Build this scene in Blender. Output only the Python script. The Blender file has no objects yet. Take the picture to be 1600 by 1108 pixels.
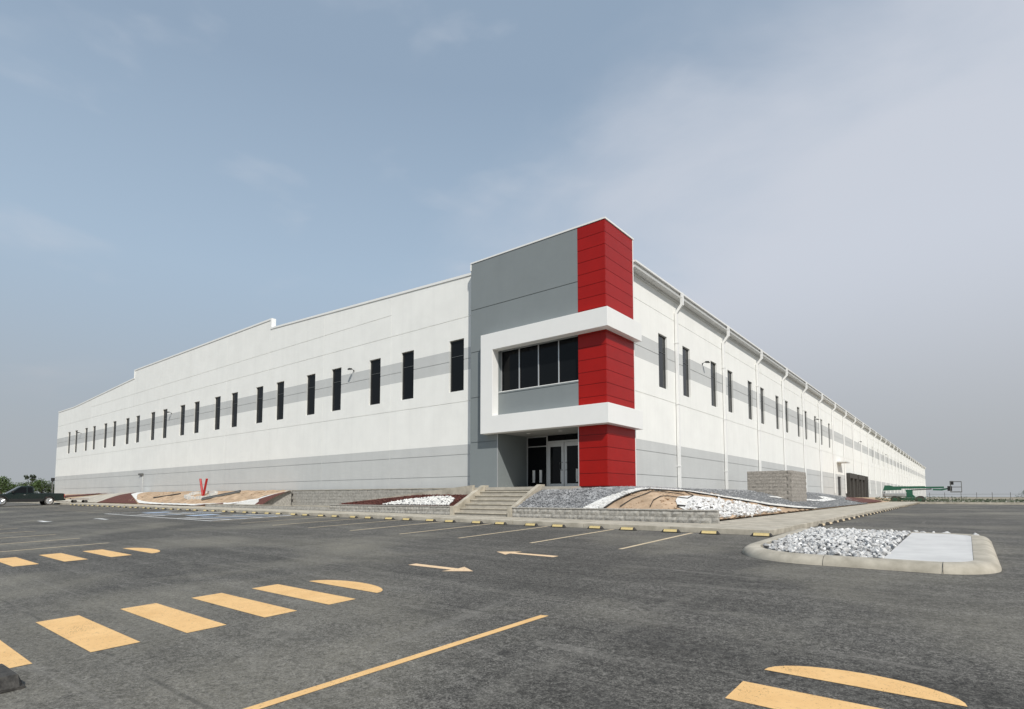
import bpy, bmesh, math, random
import numpy as np
from mathutils import Vector, Matrix, noise as mnoise
from mathutils.geometry import delaunay_2d_cdt

random.seed(7); rng = np.random.default_rng(7)
sc = bpy.context.scene
col = sc.collection
R = math.radians

# ------------------------------------------------------------------ camera
EYE = 1.03
cam_d = bpy.data.cameras.new('camera')
cam = bpy.data.objects.new('camera', cam_d); col.objects.link(cam)
cam.location = (0, 0, EYE)
cam.rotation_euler = (R(94.0), 0, math.atan(711 * math.cos(R(4)) / 889))
cam_d.sensor_fit = 'HORIZONTAL'; cam_d.sensor_width = 36
cam_d.lens = 36 * 889 / 1600
cam_d.shift_y = (714.5 - 554) / 1600
cam_d.clip_start = 0.05; cam_d.clip_end = 6000
sc.camera = cam

# ------------------------------------------------------------------ sun and sky
SUN = Vector((.90, -0.70, 1.04)).normalized()
sun_d = bpy.data.lights.new('sun', 'SUN'); sun = bpy.data.objects.new('sun', sun_d); col.objects.link(sun)
sun_d.energy = 3.6; sun_d.angle = R(0.8); sun_d.color = (1.0, 0.955, 0.88)
sun.rotation_euler = SUN.to_track_quat('Z', 'Y').to_euler()

world = bpy.data.worlds.new('World'); sc.world = world; world.use_nodes = True
wt = world.node_tree; wn = wt.nodes; wl = wt.links; wn.clear()
def N(nodes, t, **k):
    n = nodes.new(t)
    for a, b in k.items(): setattr(n, a, b)
    return n
w_out = N(wn, 'ShaderNodeOutputWorld'); w_bg = N(wn, 'ShaderNodeBackground')
w_bg.inputs['Strength'].default_value = 0.10
sky = N(wn, 'ShaderNodeTexSky', sky_type='NISHITA', sun_disc=False)
sky.sun_elevation = math.asin(SUN.z); sky.sun_rotation = math.atan2(SUN.x, SUN.y)
sky.air_density = 1.0; sky.dust_density = 2.2; sky.ozone_density = 1.6; sky.altitude = 400
w_tc = N(wn, 'ShaderNodeTexCoord')
w_sep = N(wn, 'ShaderNodeSeparateXYZ'); wl.new(w_tc.outputs['Generated'], w_sep.inputs[0])
def wmr(src, vals, smooth=True):
    t = N(wn, 'ShaderNodeMapRange'); wl.new(src, t.inputs['Value'])
    if smooth: t.interpolation_type = 'SMOOTHSTEP'
    for i, v in zip(('From Min', 'From Max', 'To Min', 'To Max'), vals): t.inputs[i].default_value = v
    return t.outputs[0]
def wmix(f, a, b):
    t = N(wn, 'ShaderNodeMix', data_type='RGBA'); wl.new(f, t.inputs[0])
    for s_, v in ((6, a), (7, b)):
        if isinstance(v, tuple): t.inputs[s_].default_value = (*v, 1)
        else: wl.new(v, t.inputs[s_])
    return t.outputs[2]
# thin blue-white veil over the clear sky, thinner towards the zenith
w_c = wmix(wmr(w_sep.outputs['Z'], (.34, .60, .96, .64), False), sky.outputs[0], (4.0, 5.15, 6.45))
# high cloud bank over one side of the sky with ragged soft edges
w_map = N(wn, 'ShaderNodeMapping'); wl.new(w_tc.outputs['Generated'], w_map.inputs[0])
w_map.inputs['Rotation'].default_value = (R(25), R(-30), R(35)); w_map.inputs['Scale'].default_value = (1.0, 1.0, 2.4)
w_map.inputs['Location'].default_value = (3.1, 1.7, 0.35)
def wnoise(scale, detail, rough, dist):
    t = N(wn, 'ShaderNodeTexNoise'); wl.new(w_map.outputs[0], t.inputs['Vector'])
    for k, v in (('Scale', scale), ('Detail', detail), ('Roughness', rough), ('Distortion', dist)): t.inputs[k].default_value = v
    return t.outputs['Fac']
w_dot = N(wn, 'ShaderNodeVectorMath', operation='DOT_PRODUCT'); wl.new(w_tc.outputs['Generated'], w_dot.inputs[0])
w_dot.inputs[1].default_value = (.463, .658, -.593)
w_b = N(wn, 'ShaderNodeMath', operation='MULTIPLY_ADD'); wl.new(wnoise(1.9, 7, .52, .3), w_b.inputs[0]); w_b.inputs[1].default_value = .75; wl.new(w_dot.outputs['Value'], w_b.inputs[2])
w_c = wmix(wmr(w_b.outputs[0], (.20, .66, 0, .92)), w_c, (6.1, 6.45, 7.2))
# a few thin wisps in the clear part
w_c = wmix(wmr(wnoise(5.7, 5, .45, .2), (.56, .82, 0, .48)), w_c, (5.6, 6.1, 6.9))
# dusty horizon
w_c = wmix(wmr(w_sep.outputs['Z'], (0.0, .38, .92, 0.0)), w_c, (4.0, 4.2, 4.35))
wl.new(w_c, w_bg.inputs['Color']); wl.new(w_bg.outputs[0], w_out.inputs[0])

sc.view_settings.view_transform = 'Standard'; sc.view_settings.look = 'None'
sc.view_settings.gamma = 1; sc.view_settings.use_curve_mapping = False
sc.view_settings.exposure = 0.0

# ------------------------------------------------------------------ materials
def new_mat(name):
    m = bpy.data.materials.new(name); m.use_nodes = True
    return m, m.node_tree.nodes, m.node_tree.links, m.node_tree.nodes['Principled BSDF']
def lin(c): return tuple(((v / 255) / 12.92 if v / 255 <= .04045 else ((v / 255 + .055) / 1.055) ** 2.4) for v in c)
def mat(name, c, rough=.7, var=.08, scale=6., bump=.0, bscale=40., rnd=0., streak=0., metal=0., spec=.5, detail=6, c2=None, coords='Object', wear=0.):
    """painted or mineral surface: base colour with mottling, fine relief, optional rain streaks and per-piece variation"""
    m, n, l, p = new_mat(name)
    p.inputs['Roughness'].default_value = rough; p.inputs['Metallic'].default_value = metal
    p.inputs['Specular IOR Level'].default_value = spec
    geo = N(n, 'ShaderNodeNewGeometry')
    src = geo.outputs['Position']
    no = N(n, 'ShaderNodeTexNoise'); no.inputs['Scale'].default_value = scale; no.inputs['Detail'].default_value = detail
    no.inputs['Roughness'].default_value = .62
    l.new(src, no.inputs['Vector'])
    mix = N(n, 'ShaderNodeMix', data_type='RGBA')
    ca = tuple(max(0, v * (1 - var)) for v in c) + (1,); cb = tuple(v * (1 + var) for v in (c2 or c)) + (1,)
    mix.inputs[6].default_value = ca; mix.inputs[7].default_value = cb
    rmp = N(n, 'ShaderNodeMapRange'); l.new(no.outputs['Fac'], rmp.inputs['Value'])
    rmp.inputs['From Min'].default_value = .3; rmp.inputs['From Max'].default_value = .7
    l.new(rmp.outputs[0], mix.inputs[0])
    out = mix.outputs[2]
    if streak:
        mp = N(n, 'ShaderNodeMapping'); mp.inputs['Scale'].default_value = (2.2, 2.2, .09); l.new(src, mp.inputs[0])
        n2 = N(n, 'ShaderNodeTexNoise'); n2.inputs['Scale'].default_value = 1.6; n2.inputs['Detail'].default_value = 5; l.new(mp.outputs[0], n2.inputs['Vector'])
        r2 = N(n, 'ShaderNodeMapRange'); r2.inputs['From Min'].default_value = .45; r2.inputs['From Max'].default_value = .8; r2.inputs['To Max'].default_value = streak
        l.new(n2.outputs['Fac'], r2.inputs['Value'])
        m2 = N(n, 'ShaderNodeMix', data_type='RGBA'); l.new(r2.outputs[0], m2.inputs[0]); l.new(out, m2.inputs[6])
        m2.inputs[7].default_value = tuple(v * .72 for v in c) + (1,); out = m2.outputs[2]
    if wear:
        n3 = N(n, 'ShaderNodeTexNoise'); n3.inputs['Scale'].default_value = 26; n3.inputs['Detail'].default_value = 9; n3.inputs['Roughness'].default_value = .7
        l.new(src, n3.inputs['Vector'])
        r3 = N(n, 'ShaderNodeMapRange'); r3.inputs['From Min'].default_value = .56; r3.inputs['From Max'].default_value = .68; r3.inputs['To Max'].default_value = wear
        l.new(n3.outputs['Fac'], r3.inputs['Value'])
        m3 = N(n, 'ShaderNodeMix', data_type='RGBA'); l.new(r3.outputs[0], m3.inputs[0]); l.new(out, m3.inputs[6])
        m3.inputs[7].default_value = (.07, .066, .06, 1); out = m3.outputs[2]
    if rnd:
        oi = N(n, 'ShaderNodeObjectInfo'); hs = N(n, 'ShaderNodeHueSaturation'); r4 = N(n, 'ShaderNodeMapRange')
        r4.inputs['To Min'].default_value = 1 - rnd; r4.inputs['To Max'].default_value = 1 + rnd
        l.new(oi.outputs['Random'], r4.inputs['Value']); l.new(r4.outputs[0], hs.inputs['Value']); l.new(out, hs.inputs['Color']); out = hs.outputs[0]
    if wear:
        n5 = N(n, 'ShaderNodeTexNoise'); n5.inputs['Scale'].default_value = 70; n5.inputs['Detail'].default_value = 5; n5.inputs['Roughness'].default_value = .7; l.new(src, n5.inputs['Vector'])
        n6 = N(n, 'ShaderNodeTexNoise'); n6.inputs['Scale'].default_value = 2.6; n6.inputs['Detail'].default_value = 6; l.new(src, n6.inputs['Vector'])
        ad = N(n, 'ShaderNodeMath', operation='MULTIPLY_ADD'); ad.inputs[1].default_value = .35; l.new(n6.outputs['Fac'], ad.inputs[0]); l.new(n5.outputs['Fac'], ad.inputs[2])
        r5 = N(n, 'ShaderNodeMapRange'); r5.inputs['From Min'].default_value = .845 - .05 * wear; r5.inputs['From Max'].default_value = .885 - .05 * wear; r5.inputs['To Min'].default_value = 1; r5.inputs['To Max'].default_value = 0
        l.new(ad.outputs[0], r5.inputs['Value']); l.new(r5.outputs[0], p.inputs['Alpha'])
    l.new(out, p.inputs['Base Color'])
    if bump:
        nb = N(n, 'ShaderNodeTexNoise'); nb.inputs['Scale'].default_value = bscale; nb.inputs['Detail'].default_value = 6; l.new(src, nb.inputs['Vector'])
        b = N(n, 'ShaderNodeBump'); b.inputs['Strength'].default_value = bump; b.inputs['Distance'].default_value = .02
        l.new(nb.outputs['Fac'], b.inputs['Height']); l.new(b.outputs[0], p.inputs['Normal'])
    return m
def glass(name, c=(.010, .012, .013), rough=.04, ior=1.38):
    m, n, l, p = new_mat(name)
    p.inputs['Base Color'].default_value = (*c, 1); p.inputs['Roughness'].default_value = rough; p.inputs['IOR'].default_value = ior
    geo = N(n, 'ShaderNodeNewGeometry'); nb = N(n, 'ShaderNodeTexNoise'); nb.inputs['Scale'].default_value = .8
    l.new(geo.outputs['Position'], nb.inputs['Vector'])
    b = N(n, 'ShaderNodeBump'); b.inputs['Strength'].default_value = .04; b.inputs['Distance'].default_value = .05
    l.new(nb.outputs['Fac'], b.inputs['Height']); l.new(b.outputs[0], p.inputs['Normal'])
    return m
def asphalt():
    m, n, l, p = new_mat('asphalt'); geo = N(n, 'ShaderNodeNewGeometry'); P = geo.outputs['Position']
    def noise(scale, detail=5, rough=.6, vec=None, dist=0.):
        t = N(n, 'ShaderNodeTexNoise'); t.inputs['Scale'].default_value = scale; t.inputs['Detail'].default_value = detail
        t.inputs['Roughness'].default_value = rough; t.inputs['Distortion'].default_value = dist; l.new(vec or P, t.inputs['Vector']); return t.outputs['Fac']
    def mr(v, a, b, c, d):
        t = N(n, 'ShaderNodeMapRange'); l.new(v, t.inputs['Value'])
        for k, x in zip(('From Min', 'From Max', 'To Min', 'To Max'), (a, b, c, d)): t.inputs[k].default_value = x
        return t.outputs[0]
    def mul(a, b):
        t = N(n, 'ShaderNodeMath', operation='MULTIPLY'); l.new(a, t.inputs[0]); l.new(b, t.inputs[1]); return t.outputs[0]
    def mixc(f, a, b):
        t = N(n, 'ShaderNodeMix', data_type='RGBA'); l.new(f, t.inputs[0])
        for s, v in ((6, a), (7, b)):
            if isinstance(v, tuple): t.inputs[s].default_value = (*v, 1)
            else: l.new(v, t.inputs[s])
        return t.outputs[2]
    # roller and tyre streaks run along the aisle, with a second faint set across it
    mp = N(n, 'ShaderNodeMapping'); mp.inputs['Scale'].default_value = (.10, 1.3, 1); mp.inputs['Rotation'].default_value = (0, 0, R(5)); l.new(P, mp.inputs[0])
    mp2 = N(n, 'ShaderNodeMapping'); mp2.inputs['Scale'].default_value = (1.1, .12, 1); mp2.inputs['Rotation'].default_value = (0, 0, R(-12)); l.new(P, mp2.inputs[0])
    big = mr(noise(.16, 4), .35, .65, .88, 1.10)
    mid = mr(noise(1.1, 6, .65), .3, .7, .90, 1.10)
    st = mr(noise(1.5, 7, .66, mp.outputs[0], .5), .32, .68, .72, 1.28)
    st2 = mr(noise(1.4, 5, .6, mp2.outputs[0], .5), .35, .7, .90, 1.10)
    fine = mul(mr(noise(14, 6, .95), .42, .58, .45, 1.58), mr(noise(50, 3, .9), .40, .60, .38, 1.64))
    v = mul(mul(mul(mul(big, mid), st), st2), fine)
    base = N(n, 'ShaderNodeMix', data_type='RGBA', blend_type='MULTIPLY'); base.inputs[0].default_value = 1
    base.inputs[6].default_value = (.096, .0915, .082, 1)
    cmb = N(n, 'ShaderNodeCombineColor')
    for i in range(3): l.new(v, cmb.inputs[i])
    l.new(cmb.outputs[0], base.inputs[7]); c = base.outputs[2]
    # dust: pale grey-brown film in patches and in thin drag marks
    c = mixc(mul(mr(noise(.19, 5, .55, None, .4), .48, .68, 0, .72), mr(noise(20, 6, .9), .40, .60, .25, 1.1)), c, (.28, .262, .212))
    c = mixc(mr(noise(2.4, 8, .72, mp.outputs[0], .8), .58, .70, 0, .55), c, (.24, .228, .205))
    c = mixc(mr(noise(.9, 6, .6, mp2.outputs[0], 1.2), .66, .72, 0, .30), c, (.22, .21, .19))
    # oil spots and small dark patches
    c = mixc(mr(noise(1.9, 3, .5, None, .6), .70, .76, 0, .65), c, (.024, .023, .022))
    sx = N(n, 'ShaderNodeSeparateXYZ'); l.new(P, sx.inputs[0])
    def op(o_, a, b=None, c_=None):
        t = N(n, 'ShaderNodeMath', operation=o_)
        for i, v_ in enumerate((a, b, c_)):
            if v_ is None: continue
            if isinstance(v_, (int, float)): t.inputs[i].default_value = v_
            else: l.new(v_, t.inputs[i])
        return t.outputs[0]
    # lane seams left by the paver, roughly every 3.7 m, wandering a little
    wob = noise(.6, 3)
    fr = op('PINGPONG', op('ADD', op('MULTIPLY', sx.outputs['Y'], 1 / 7.4), op('MULTIPLY', wob, .012)), .5)
    seam = mr(op('ABSOLUTE', op('SUBTRACT', fr, .27)), .0012, .0042, 1, 0)
    c = mixc(mul(seam, mr(noise(1.3, 5, .6), .42, .58, 0, .5)), c, (.030, .029, .027))
    # turning tyre tracks: pairs of dusty and dark arcs
    for cx_, cy_, rr_, tone, amt in ((-16., -9., 15.5, (.20, .19, .165), .55), (-6., 22., 15.0, (.205, .195, .17), .50), (-13., -22., 29., (.055, .053, .050), .35), (12., 6., 14.5, (.21, .20, .175), .5), (-2., -14., 18.8, (.055, .053, .05), .35)):
        d2 = op('SQRT', op('ADD', op('POWER', op('SUBTRACT', sx.outputs['X'], cx_), 2), op('POWER', op('SUBTRACT', sx.outputs['Y'], cy_), 2)))
        off = op('ABSOLUTE', op('SUBTRACT', op('ABSOLUTE', op('SUBTRACT', op('ADD', d2, op('MULTIPLY', wob, .5)), rr_)), .78))
        c = mixc(mul(mr(off, .03, .15, 1, 0), mr(noise(1.6, 7, .72), .46, .66, 0, amt)), c, tone)
    # single pale aggregate stones
    vo = N(n, 'ShaderNodeTexVoronoi'); vo.inputs['Scale'].default_value = 34; l.new(P, vo.inputs['Vector'])
    c = mixc(mul(mr(vo.outputs['Distance'], .10, .20, 1, 0), mr(noise(9, 2), .60, .70, 0, .8)), c, (.26, .25, .23))
    l.new(c, p.inputs['Base Color']); p.inputs['Roughness'].default_value = .86; p.inputs['Specular IOR Level'].default_value = .35
    b = N(n, 'ShaderNodeBump'); b.inputs['Strength'].default_value = .55; b.inputs['Distance'].default_value = .006
    l.new(noise(90, 4, .7), b.inputs['Height']); l.new(b.outputs[0], p.inputs['Normal'])
    return m

M = dict(
    white=mat('white_wall_paint', (.845, .845, .81), .75, .035, .8, .12, 90, streak=.13, rnd=.018),
    lgrey=mat('light_grey_wall_paint', (.55, .56, .55), .75, .04, .8, .12, 90, streak=.16, rnd=.018),
    dgrey=mat('mid_grey_tower_paint', (.215, .24, .245), .62, .035, .9, .05, 90, streak=.08),
    trim=mat('white_frame_paint', (.82, .82, .80), .55, .015, 1.5, .03, 120, streak=.05),
    metalw=mat('white_enamelled_metal', (.80, .80, .785), .42, .02, 3, streak=.10),
    gutter=mat('gutter_metal', (.66, .665, .65), .45, .05, 3, streak=.15),
    sealant=mat('joint_sealant', (.78, .78, .76), .7, .03, 6),
    red=mat('red_cladding', (.320, .0072, .0045), .42, .07, 1.6, .03, 60, rnd=.05, spec=.25),
    redback=mat('cladding_rail', (.10, .010, .012), .7),
    alu=mat('aluminium', (.60, .61, .61), .38, .04, 8, metal=.55),
    frame=mat('dark_window_frame', (.10, .105, .105), .45, .05, 8),
    soffit=mat('soffit_board', (.33, .33, .32), .7, .03, 2),
    black=mat('black_metal', (.018, .018, .018), .45, .1, 12),
    rubber=mat('black_rubber', (.030, .028, .026), .85, .35, 14, .5, 60, c2=(.06, .056, .05)),
    yel=mat('yellow_reflective_strip', (.66, .52, .24), .5, .10, 18, wear=.35),
    conc=mat('pale_concrete', (.38, .345, .275), .85, .18, 2.2, .3, 70, c2=(.48, .44, .365), detail=9, rnd=.03),
    concg=mat('grey_concrete', (.58, .575, .56), .85, .10, 1.6, .2, 70, detail=9),
    step=mat('step_concrete', (.42, .39, .335), .9, .16, 3, .35, 50, detail=9, rnd=.05),
    block=mat('split_face_block', (.33, .315, .285), .95, .22, 9, .8, 28, c2=(.41, .395, .36), detail=9, rnd=.08),
    blockb=mat('brown_split_face_block', (.28, .262, .235), .95, .26, 9, .9, 28, c2=(.31, .285, .255), detail=9, rnd=.05),
    mortar=mat('mortar', (.25, .235, .21), .95, .15, 12, .3),
    soil=mat('tan_soil', (.40, .285, .185), .95, .22, 1.4, .9, 14, c2=(.47, .345, .235), detail=10),
    bark=mat('red_brown_mulch', (.085, .028, .021), .95, .35, 16, 1., 22, c2=(.12, .042, .032), detail=9),
    gravel=mat('dark_gravel_bed', (.15, .155, .16), .95, .35, 16, 1., 18, detail=9),
    gstone=mat('grey_gravel_stone', (.20, .205, .215), .85, .35, 3., .3, 50, c2=(.33, .335, .34)),
    pebble=mat('white_pebble', (.60, .59, .56), .85, .12, 6, .4, 40),
    marble=mat('white_marble_chip', (.70, .695, .67), .8, .12, 5, .3, 40),
    rock=mat('white_grey_rock', (.30, .30, .30), .85, .32, 7, .7, 26, c2=(.62, .615, .60), rnd=.26, detail=8),
    edging=mat('black_edging', (.02, .018, .016), .6),
    ground=mat('dry_ground', (.24, .20, .145), .95, .25, .15, .4, 3, c2=(.30, .27, .20), detail=9),
    verge=mat('pale_dirt_verge', (.44, .41, .35), .95, .2, .8, .5, 10, detail=9),
    paintY=mat('amber_road_paint', (.80, .49, .20), .7, .08, 3.5, .15, 90, c2=(.78, .50, .22), wear=.42),
    paintA=mat('peach_arrow_paint', (.80, .58, .36), .7, .08, 5, .1, 90, wear=.6), paintC=mat('cream_line_paint', (.64, .52, .35), .75, .14, 6, .1, 90, wear=.75),
    paintW=mat('white_line_paint', (.74, .74, .73), .75, .08, 4, .1, 90, wear=.5),
    paintB=mat('faded_blue_line_paint', (.38, .47, .60), .75, .15, 3, wear=.6),
    green=mat('green_lift_paint', (.020, .105, .062), .45, .12, 5),
    truck=mat('dark_green_car_paint', (.006, .015, .013), .22, .05, 4),
    chrome=mat('chrome', (.68, .68, .68), .2, .03, 10, metal=.9),
    silver=mat('silver_cover', (.30, .31, .31), .5, .1, 5),
    tail=mat('tail_light_red', (.35, .01, .01), .3),
    glassd=glass('dark_glass', (.006, .007, .008), .05, 1.25), glassr=glass('dark_tinted_glass', (.020, .022, .022), .08, 1.45),
    bright=mat('white_sticker', (.80, .80, .78), .6),
    signred=mat('red_post_paint', (.40, .015, .014), .4, .06, 6),
    bark_t=mat('tree_bark', (.07, .055, .04), .95, .3, 10),
    leaf=mat('leaf', (.040, .075, .018), .7, .45, .9, c2=(.075, .115, .035), rnd=.1),
    leafd=mat('dark_leaf', (.022, .034, .016), .75, .4, .9, c2=(.04, .055, .025)),
    fence=mat('fence_metal', (.13, .13, .125), .6, .1, 4),
)
M['asphalt'] = asphalt()

# ------------------------------------------------------------------ helpers
class MB:
    def __init__(s): s.v = []; s.f = []; s.m = []
    def quad(s, a, b, c, d, m=0):
        i = len(s.v); s.v += [a, b, c, d]; s.f.append((i, i + 1, i + 2, i + 3)); s.m.append(m)
    def box(s, x0, x1, y0, y1, z0, z1, m=0):
        i = len(s.v)
        s.v += [(x0, y0, z0), (x1, y0, z0), (x1, y1, z0), (x0, y1, z0), (x0, y0, z1), (x1, y0, z1), (x1, y1, z1), (x0, y1, z1)]
        for q in ((0, 3, 2, 1), (4, 5, 6, 7), (0, 1, 5, 4), (1, 2, 6, 5), (2, 3, 7, 6), (3, 0, 4, 7)):
            s.f.append(tuple(i + k for k in q)); s.m.append(m)
        return s
    def prism(s, pts, a0, a1, axis='x', m=0):
        """extrude a closed 2-D outline along an axis"""
        n = len(pts); i = len(s.v)
        def P(p, a): return {'x': (a, p[0], p[1]), 'y': (p[0], a, p[1]), 'z': (p[0], p[1], a)}[axis]
        s.v += [P(p, a0) for p in pts] + [P(p, a1) for p in pts]
        for k in range(n):
            j = (k + 1) % n; s.f.append((i + k, i + j, i + n + j, i + n + k)); s.m.append(m)
        s.f.append(tuple(range(i + n - 1, i - 1, -1))); s.m.append(m); s.f.append(tuple(range(i + n, i + 2 * n))); s.m.append(m)
        return s
    def tube(s, path, r, n=8, m=0, r1=None):
        path = [Vector(p) for p in path]; i0 = len(s.v); k = len(path)
        for q, p in enumerate(path):
            t = (path[min(q + 1, k - 1)] - path[max(q - 1, 0)]).normalized()
            u = t.cross(Vector((0, 0, 1)));
            if u.length < 1e-3: u = Vector((1, 0, 0))
            u.normalize(); w = t.cross(u); rr = r + ((r1 if r1 is not None else r) - r) * q / max(1, k - 1)
            for a in range(n):
                c = p + (u * math.cos(2 * math.pi * a / n) + w * math.sin(2 * math.pi * a / n)) * rr; s.v.append(tuple(c))
        for q in range(k - 1):
            for a in range(n):
                b = (a + 1) % n; s.f.append((i0 + q * n + a, i0 + q * n + b, i0 + (q + 1) * n + b, i0 + (q + 1) * n + a)); s.m.append(m)
        s.f.append(tuple(i0 + a for a in range(n))[::-1]); s.m.append(m)
        s.f.append(tuple(i0 + (k - 1) * n + a for a in range(n))); s.m.append(m)
        return s
    def cyl(s, c, r, h, axis='y', n=20, m=0, r2=None):
        """closed cylinder centred at c along axis"""
        d = {'x': Vector((1, 0, 0)), 'y': Vector((0, 1, 0)), 'z': Vector((0, 0, 1))}[axis]; c = Vector(c)
        return s.tube([c - d * h / 2, c + d * h / 2], r, n, m, r2)
    def mesh(s, name, mats):
        me = bpy.data.meshes.new(name); me.from_pydata(s.v, [], s.f)
        for x in mats: me.materials.append(M[x] if isinstance(x, str) else x)
        if len(mats) > 1: me.polygons.foreach_set('material_index', s.m)
        bm = bmesh.new(); bm.from_mesh(me); bmesh.ops.recalc_face_normals(bm, faces=bm.faces); bm.to_mesh(me); bm.free()
        me.update(); return me
WLOC = {}
def put(name, me, loc=(0, 0, 0), parent=None, rot=None, label=None, cat=None, group=None, kind=None):
    o = bpy.data.objects.new(name, me); col.objects.link(o); loc = Vector(loc)
    if parent is not None:
        o.parent = parent; o.location = loc - WLOC[parent.name]
    else: o.location = loc
    WLOC[o.name] = loc
    if rot is not None: o.rotation_euler = rot
    for k, v in (('label', label), ('category', cat), ('group', group), ('kind', kind)):
        if v: o[k] = v
    return o
def put_local(name, me, parent, loc=(0, 0, 0), rot=None):
    o = bpy.data.objects.new(name, me); col.objects.link(o); o.parent = parent; o.location = loc
    if rot is not None: o.rotation_euler = rot
    return o
def thing(name, loc, label, cat, group=None, rotz=0.):
    return put(name, None, loc, None, (0, 0, rotz), label, cat, group)
def smooth(me, ang=35):
    for p in me.polygons: p.use_smooth = True
    try: me.set_sharp_from_angle(angle=R(ang))
    except Exception: pass
    return me
def bevel(o, w, seg=2):
    b = o.modifiers.new('bevel', 'BEVEL'); b.width = w; b.segments = seg; b.limit_method = 'ANGLE'; b.angle_limit = R(40); return o
ONES = ['', 'first', 'second', 'third', 'fourth', 'fifth', 'sixth', 'seventh', 'eighth', 'ninth', 'tenth', 'eleventh', 'twelfth', 'thirteenth', 'fourteenth', 'fifteenth', 'sixteenth', 'seventeenth', 'eighteenth', 'nineteenth']
TENS = {2: ('twentieth', 'twenty'), 3: ('thirtieth', 'thirty'), 4: ('fortieth', 'forty'), 5: ('fiftieth', 'fifty'), 6: ('sixtieth', 'sixty')}
def ordn(k):
    if k < 20: return ONES[k]
    t, u = divmod(k, 10); return TENS[t][0] if u == 0 else TENS[t][1] + '-' + ONES[u]

# ------------------------------------------------------------------ levels
def lotz(X, Y):
    X = max(-130., min(40., X))
    yy = .0352 * min(Y, 16.2) + .006 * max(0, min(Y, 75) - 16.2)
    return -.59 - .0045 * X + yy
def swz(X): return lotz(X, 16.2) + .145           # front pavement top
def swr(Y): return lotz(-4.2, Y) + .145           # side pavement top
def ss(t):
    t = max(0., min(1., t)); return t * t * (3 - 2 * t)
def zfront(X):
    if X > -18.3: z = .56
    elif X > -28.2: z = .58
    elif X > -37: z = .40
    elif X > -46: z = .40 - .2 * ss((-37 - X) / 9)
    else: z = .2
    return max(z, swz(X) + .02)
def bank(X, Y):
    t = (Y - 18.95) / 2.95; zf = zfront(X)
    f = zf + (1.47 - zf) * math.sin(math.pi / 2 * max(0, min(1, t)))
    if -30 < X < -18.6: f = min(f, 1.58 + (X + 18.6) / 10.1 * .9 - .13)
    if X > -13:
        t2 = max(0, min(1, (-6.85 - X) / 4.2)); base = .17 + .006 * max(0, min(60, Y - 18))
        top = 1.47 - .45 * ss((Y - 50) / 25)
        g = base + (top - base) * math.sin(math.pi / 2 * t2); k = .12
        h = max(0, min(1, .5 + .5 * (g - f) / k)); return g * (1 - h) + f * h - k * h * (1 - h)
    return f

# ------------------------------------------------------------------ ground, car park
def sheet(name, xs, ys, zf, m, keep=lambda x, y: True, **k):
    v = []; f = []; idx = {}
    for i in range(len(xs) - 1):
        for j in range(len(ys) - 1):
            if not keep((xs[i] + xs[i + 1]) / 2, (ys[j] + ys[j + 1]) / 2): continue
            q = []
            for a, b in ((i, j), (i + 1, j), (i + 1, j + 1), (i, j + 1)):
                if (a, b) not in idx: idx[(a, b)] = len(v); v.append((xs[a], ys[b], zf(xs[a], ys[b])))
                q.append(idx[(a, b)])
            f.append(q)
    me = bpy.data.meshes.new(name); me.from_pydata(v, [], f); me.materials.append(M[m]); me.update()
    return put(name, me, **k)
def gz(X, Y):
    e = max(0, -130 - X, X - 60, Y - 74, -40 - Y)
    return lotz(X, max(-40, Y)) - .10 - .35 * ss(e / 60)
xs = [-4000, -1500, -700, -400, -250, -180] + list(range(-160, 101, 10)) + [150, 250, 400, 700, 1500, 4000]
ys = [-3000, -1000, -400, -150, -80] + list(range(-40, 101, 10)) + [16.2, 72, 74] + [130, 180, 250, 400, 700, 1500, 4000]
sheet('ground', sorted(set(xs)), sorted(set(ys)), gz, 'ground', kind='structure')
lx = sorted(set([-130, -115, -100, -85, -70, -55, -40, -25, -14, -9, -4.1, 0, 6, 15, 30, 60]))
ly = sorted(set([-40, -20, -10, -5, 0, 5, 10, 14, 16.2, 17, 22, 30, 45, 60, 72]))
lot = sheet('parking_lot', lx, ly, lotz, 'asphalt', lambda x, y: y < 16.2 or x > -4.1, kind='structure')

# painted markings: thin sheets just above the asphalt
def mark(name, poly, m, h=.004, parent=lot):
    me = bpy.data.meshes.new(name); me.from_pydata([(x, y, lotz(x, y) + h) for x, y in poly], [], [tuple(range(len(poly)))])
    me.materials.append(M[m]); me.update()
    if me.polygons[0].normal.z < 0: me.flip_normals()
    return put(name, me, parent=parent)
def mrect(name, x0, x1, y0, y1, m, h=.004): return mark(name, [(x0, y0), (x1, y0), (x1, y1), (x0, y1)], m, h)
def cap(x0, x1, y0, hgt, m):
    n = 16; pts = [(x0, y0), (x1, y0)]
    for i in range(1, n):
        a = math.pi * i / n; pts.append(((x0 + x1) / 2 + (x1 - x0) / 2 * math.cos(a), y0 + hgt * math.sin(a)))
    return mark('crossing_end_cap', pts, m)
for k in range(-2, 4):
    mrect('crossing_bar', -8.87 + .035 * k, -6.79 + .03 * k, 1.88 + .87 * k, 2.31 + .87 * k, 'paintY')
cap(-8.58, -6.80, 5.36, .40, 'paintY')
for k in range(-2, 4):
    mrect('crossing_bar', -17.72 + .02 * k, -15.62 + .03 * k, 2.02 + .86 * k, 2.45 + .86 * k, 'paintY')
cap(-17.45, -15.45, 5.42, .40, 'paintY')
for k in range(-1, 4): mrect('crossing_bar', -1.44, .64, 1.68 + .87 * k, 2.11 + .87 * k, 'paintY')
cap(-1.38, -.06, 5.09, .36, 'paintY')
mark('lane_line', [(-4.20, .6), (-4.10, .6), (-3.93, 5.62), (-4.03, 5.60)], 'paintY')
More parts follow.
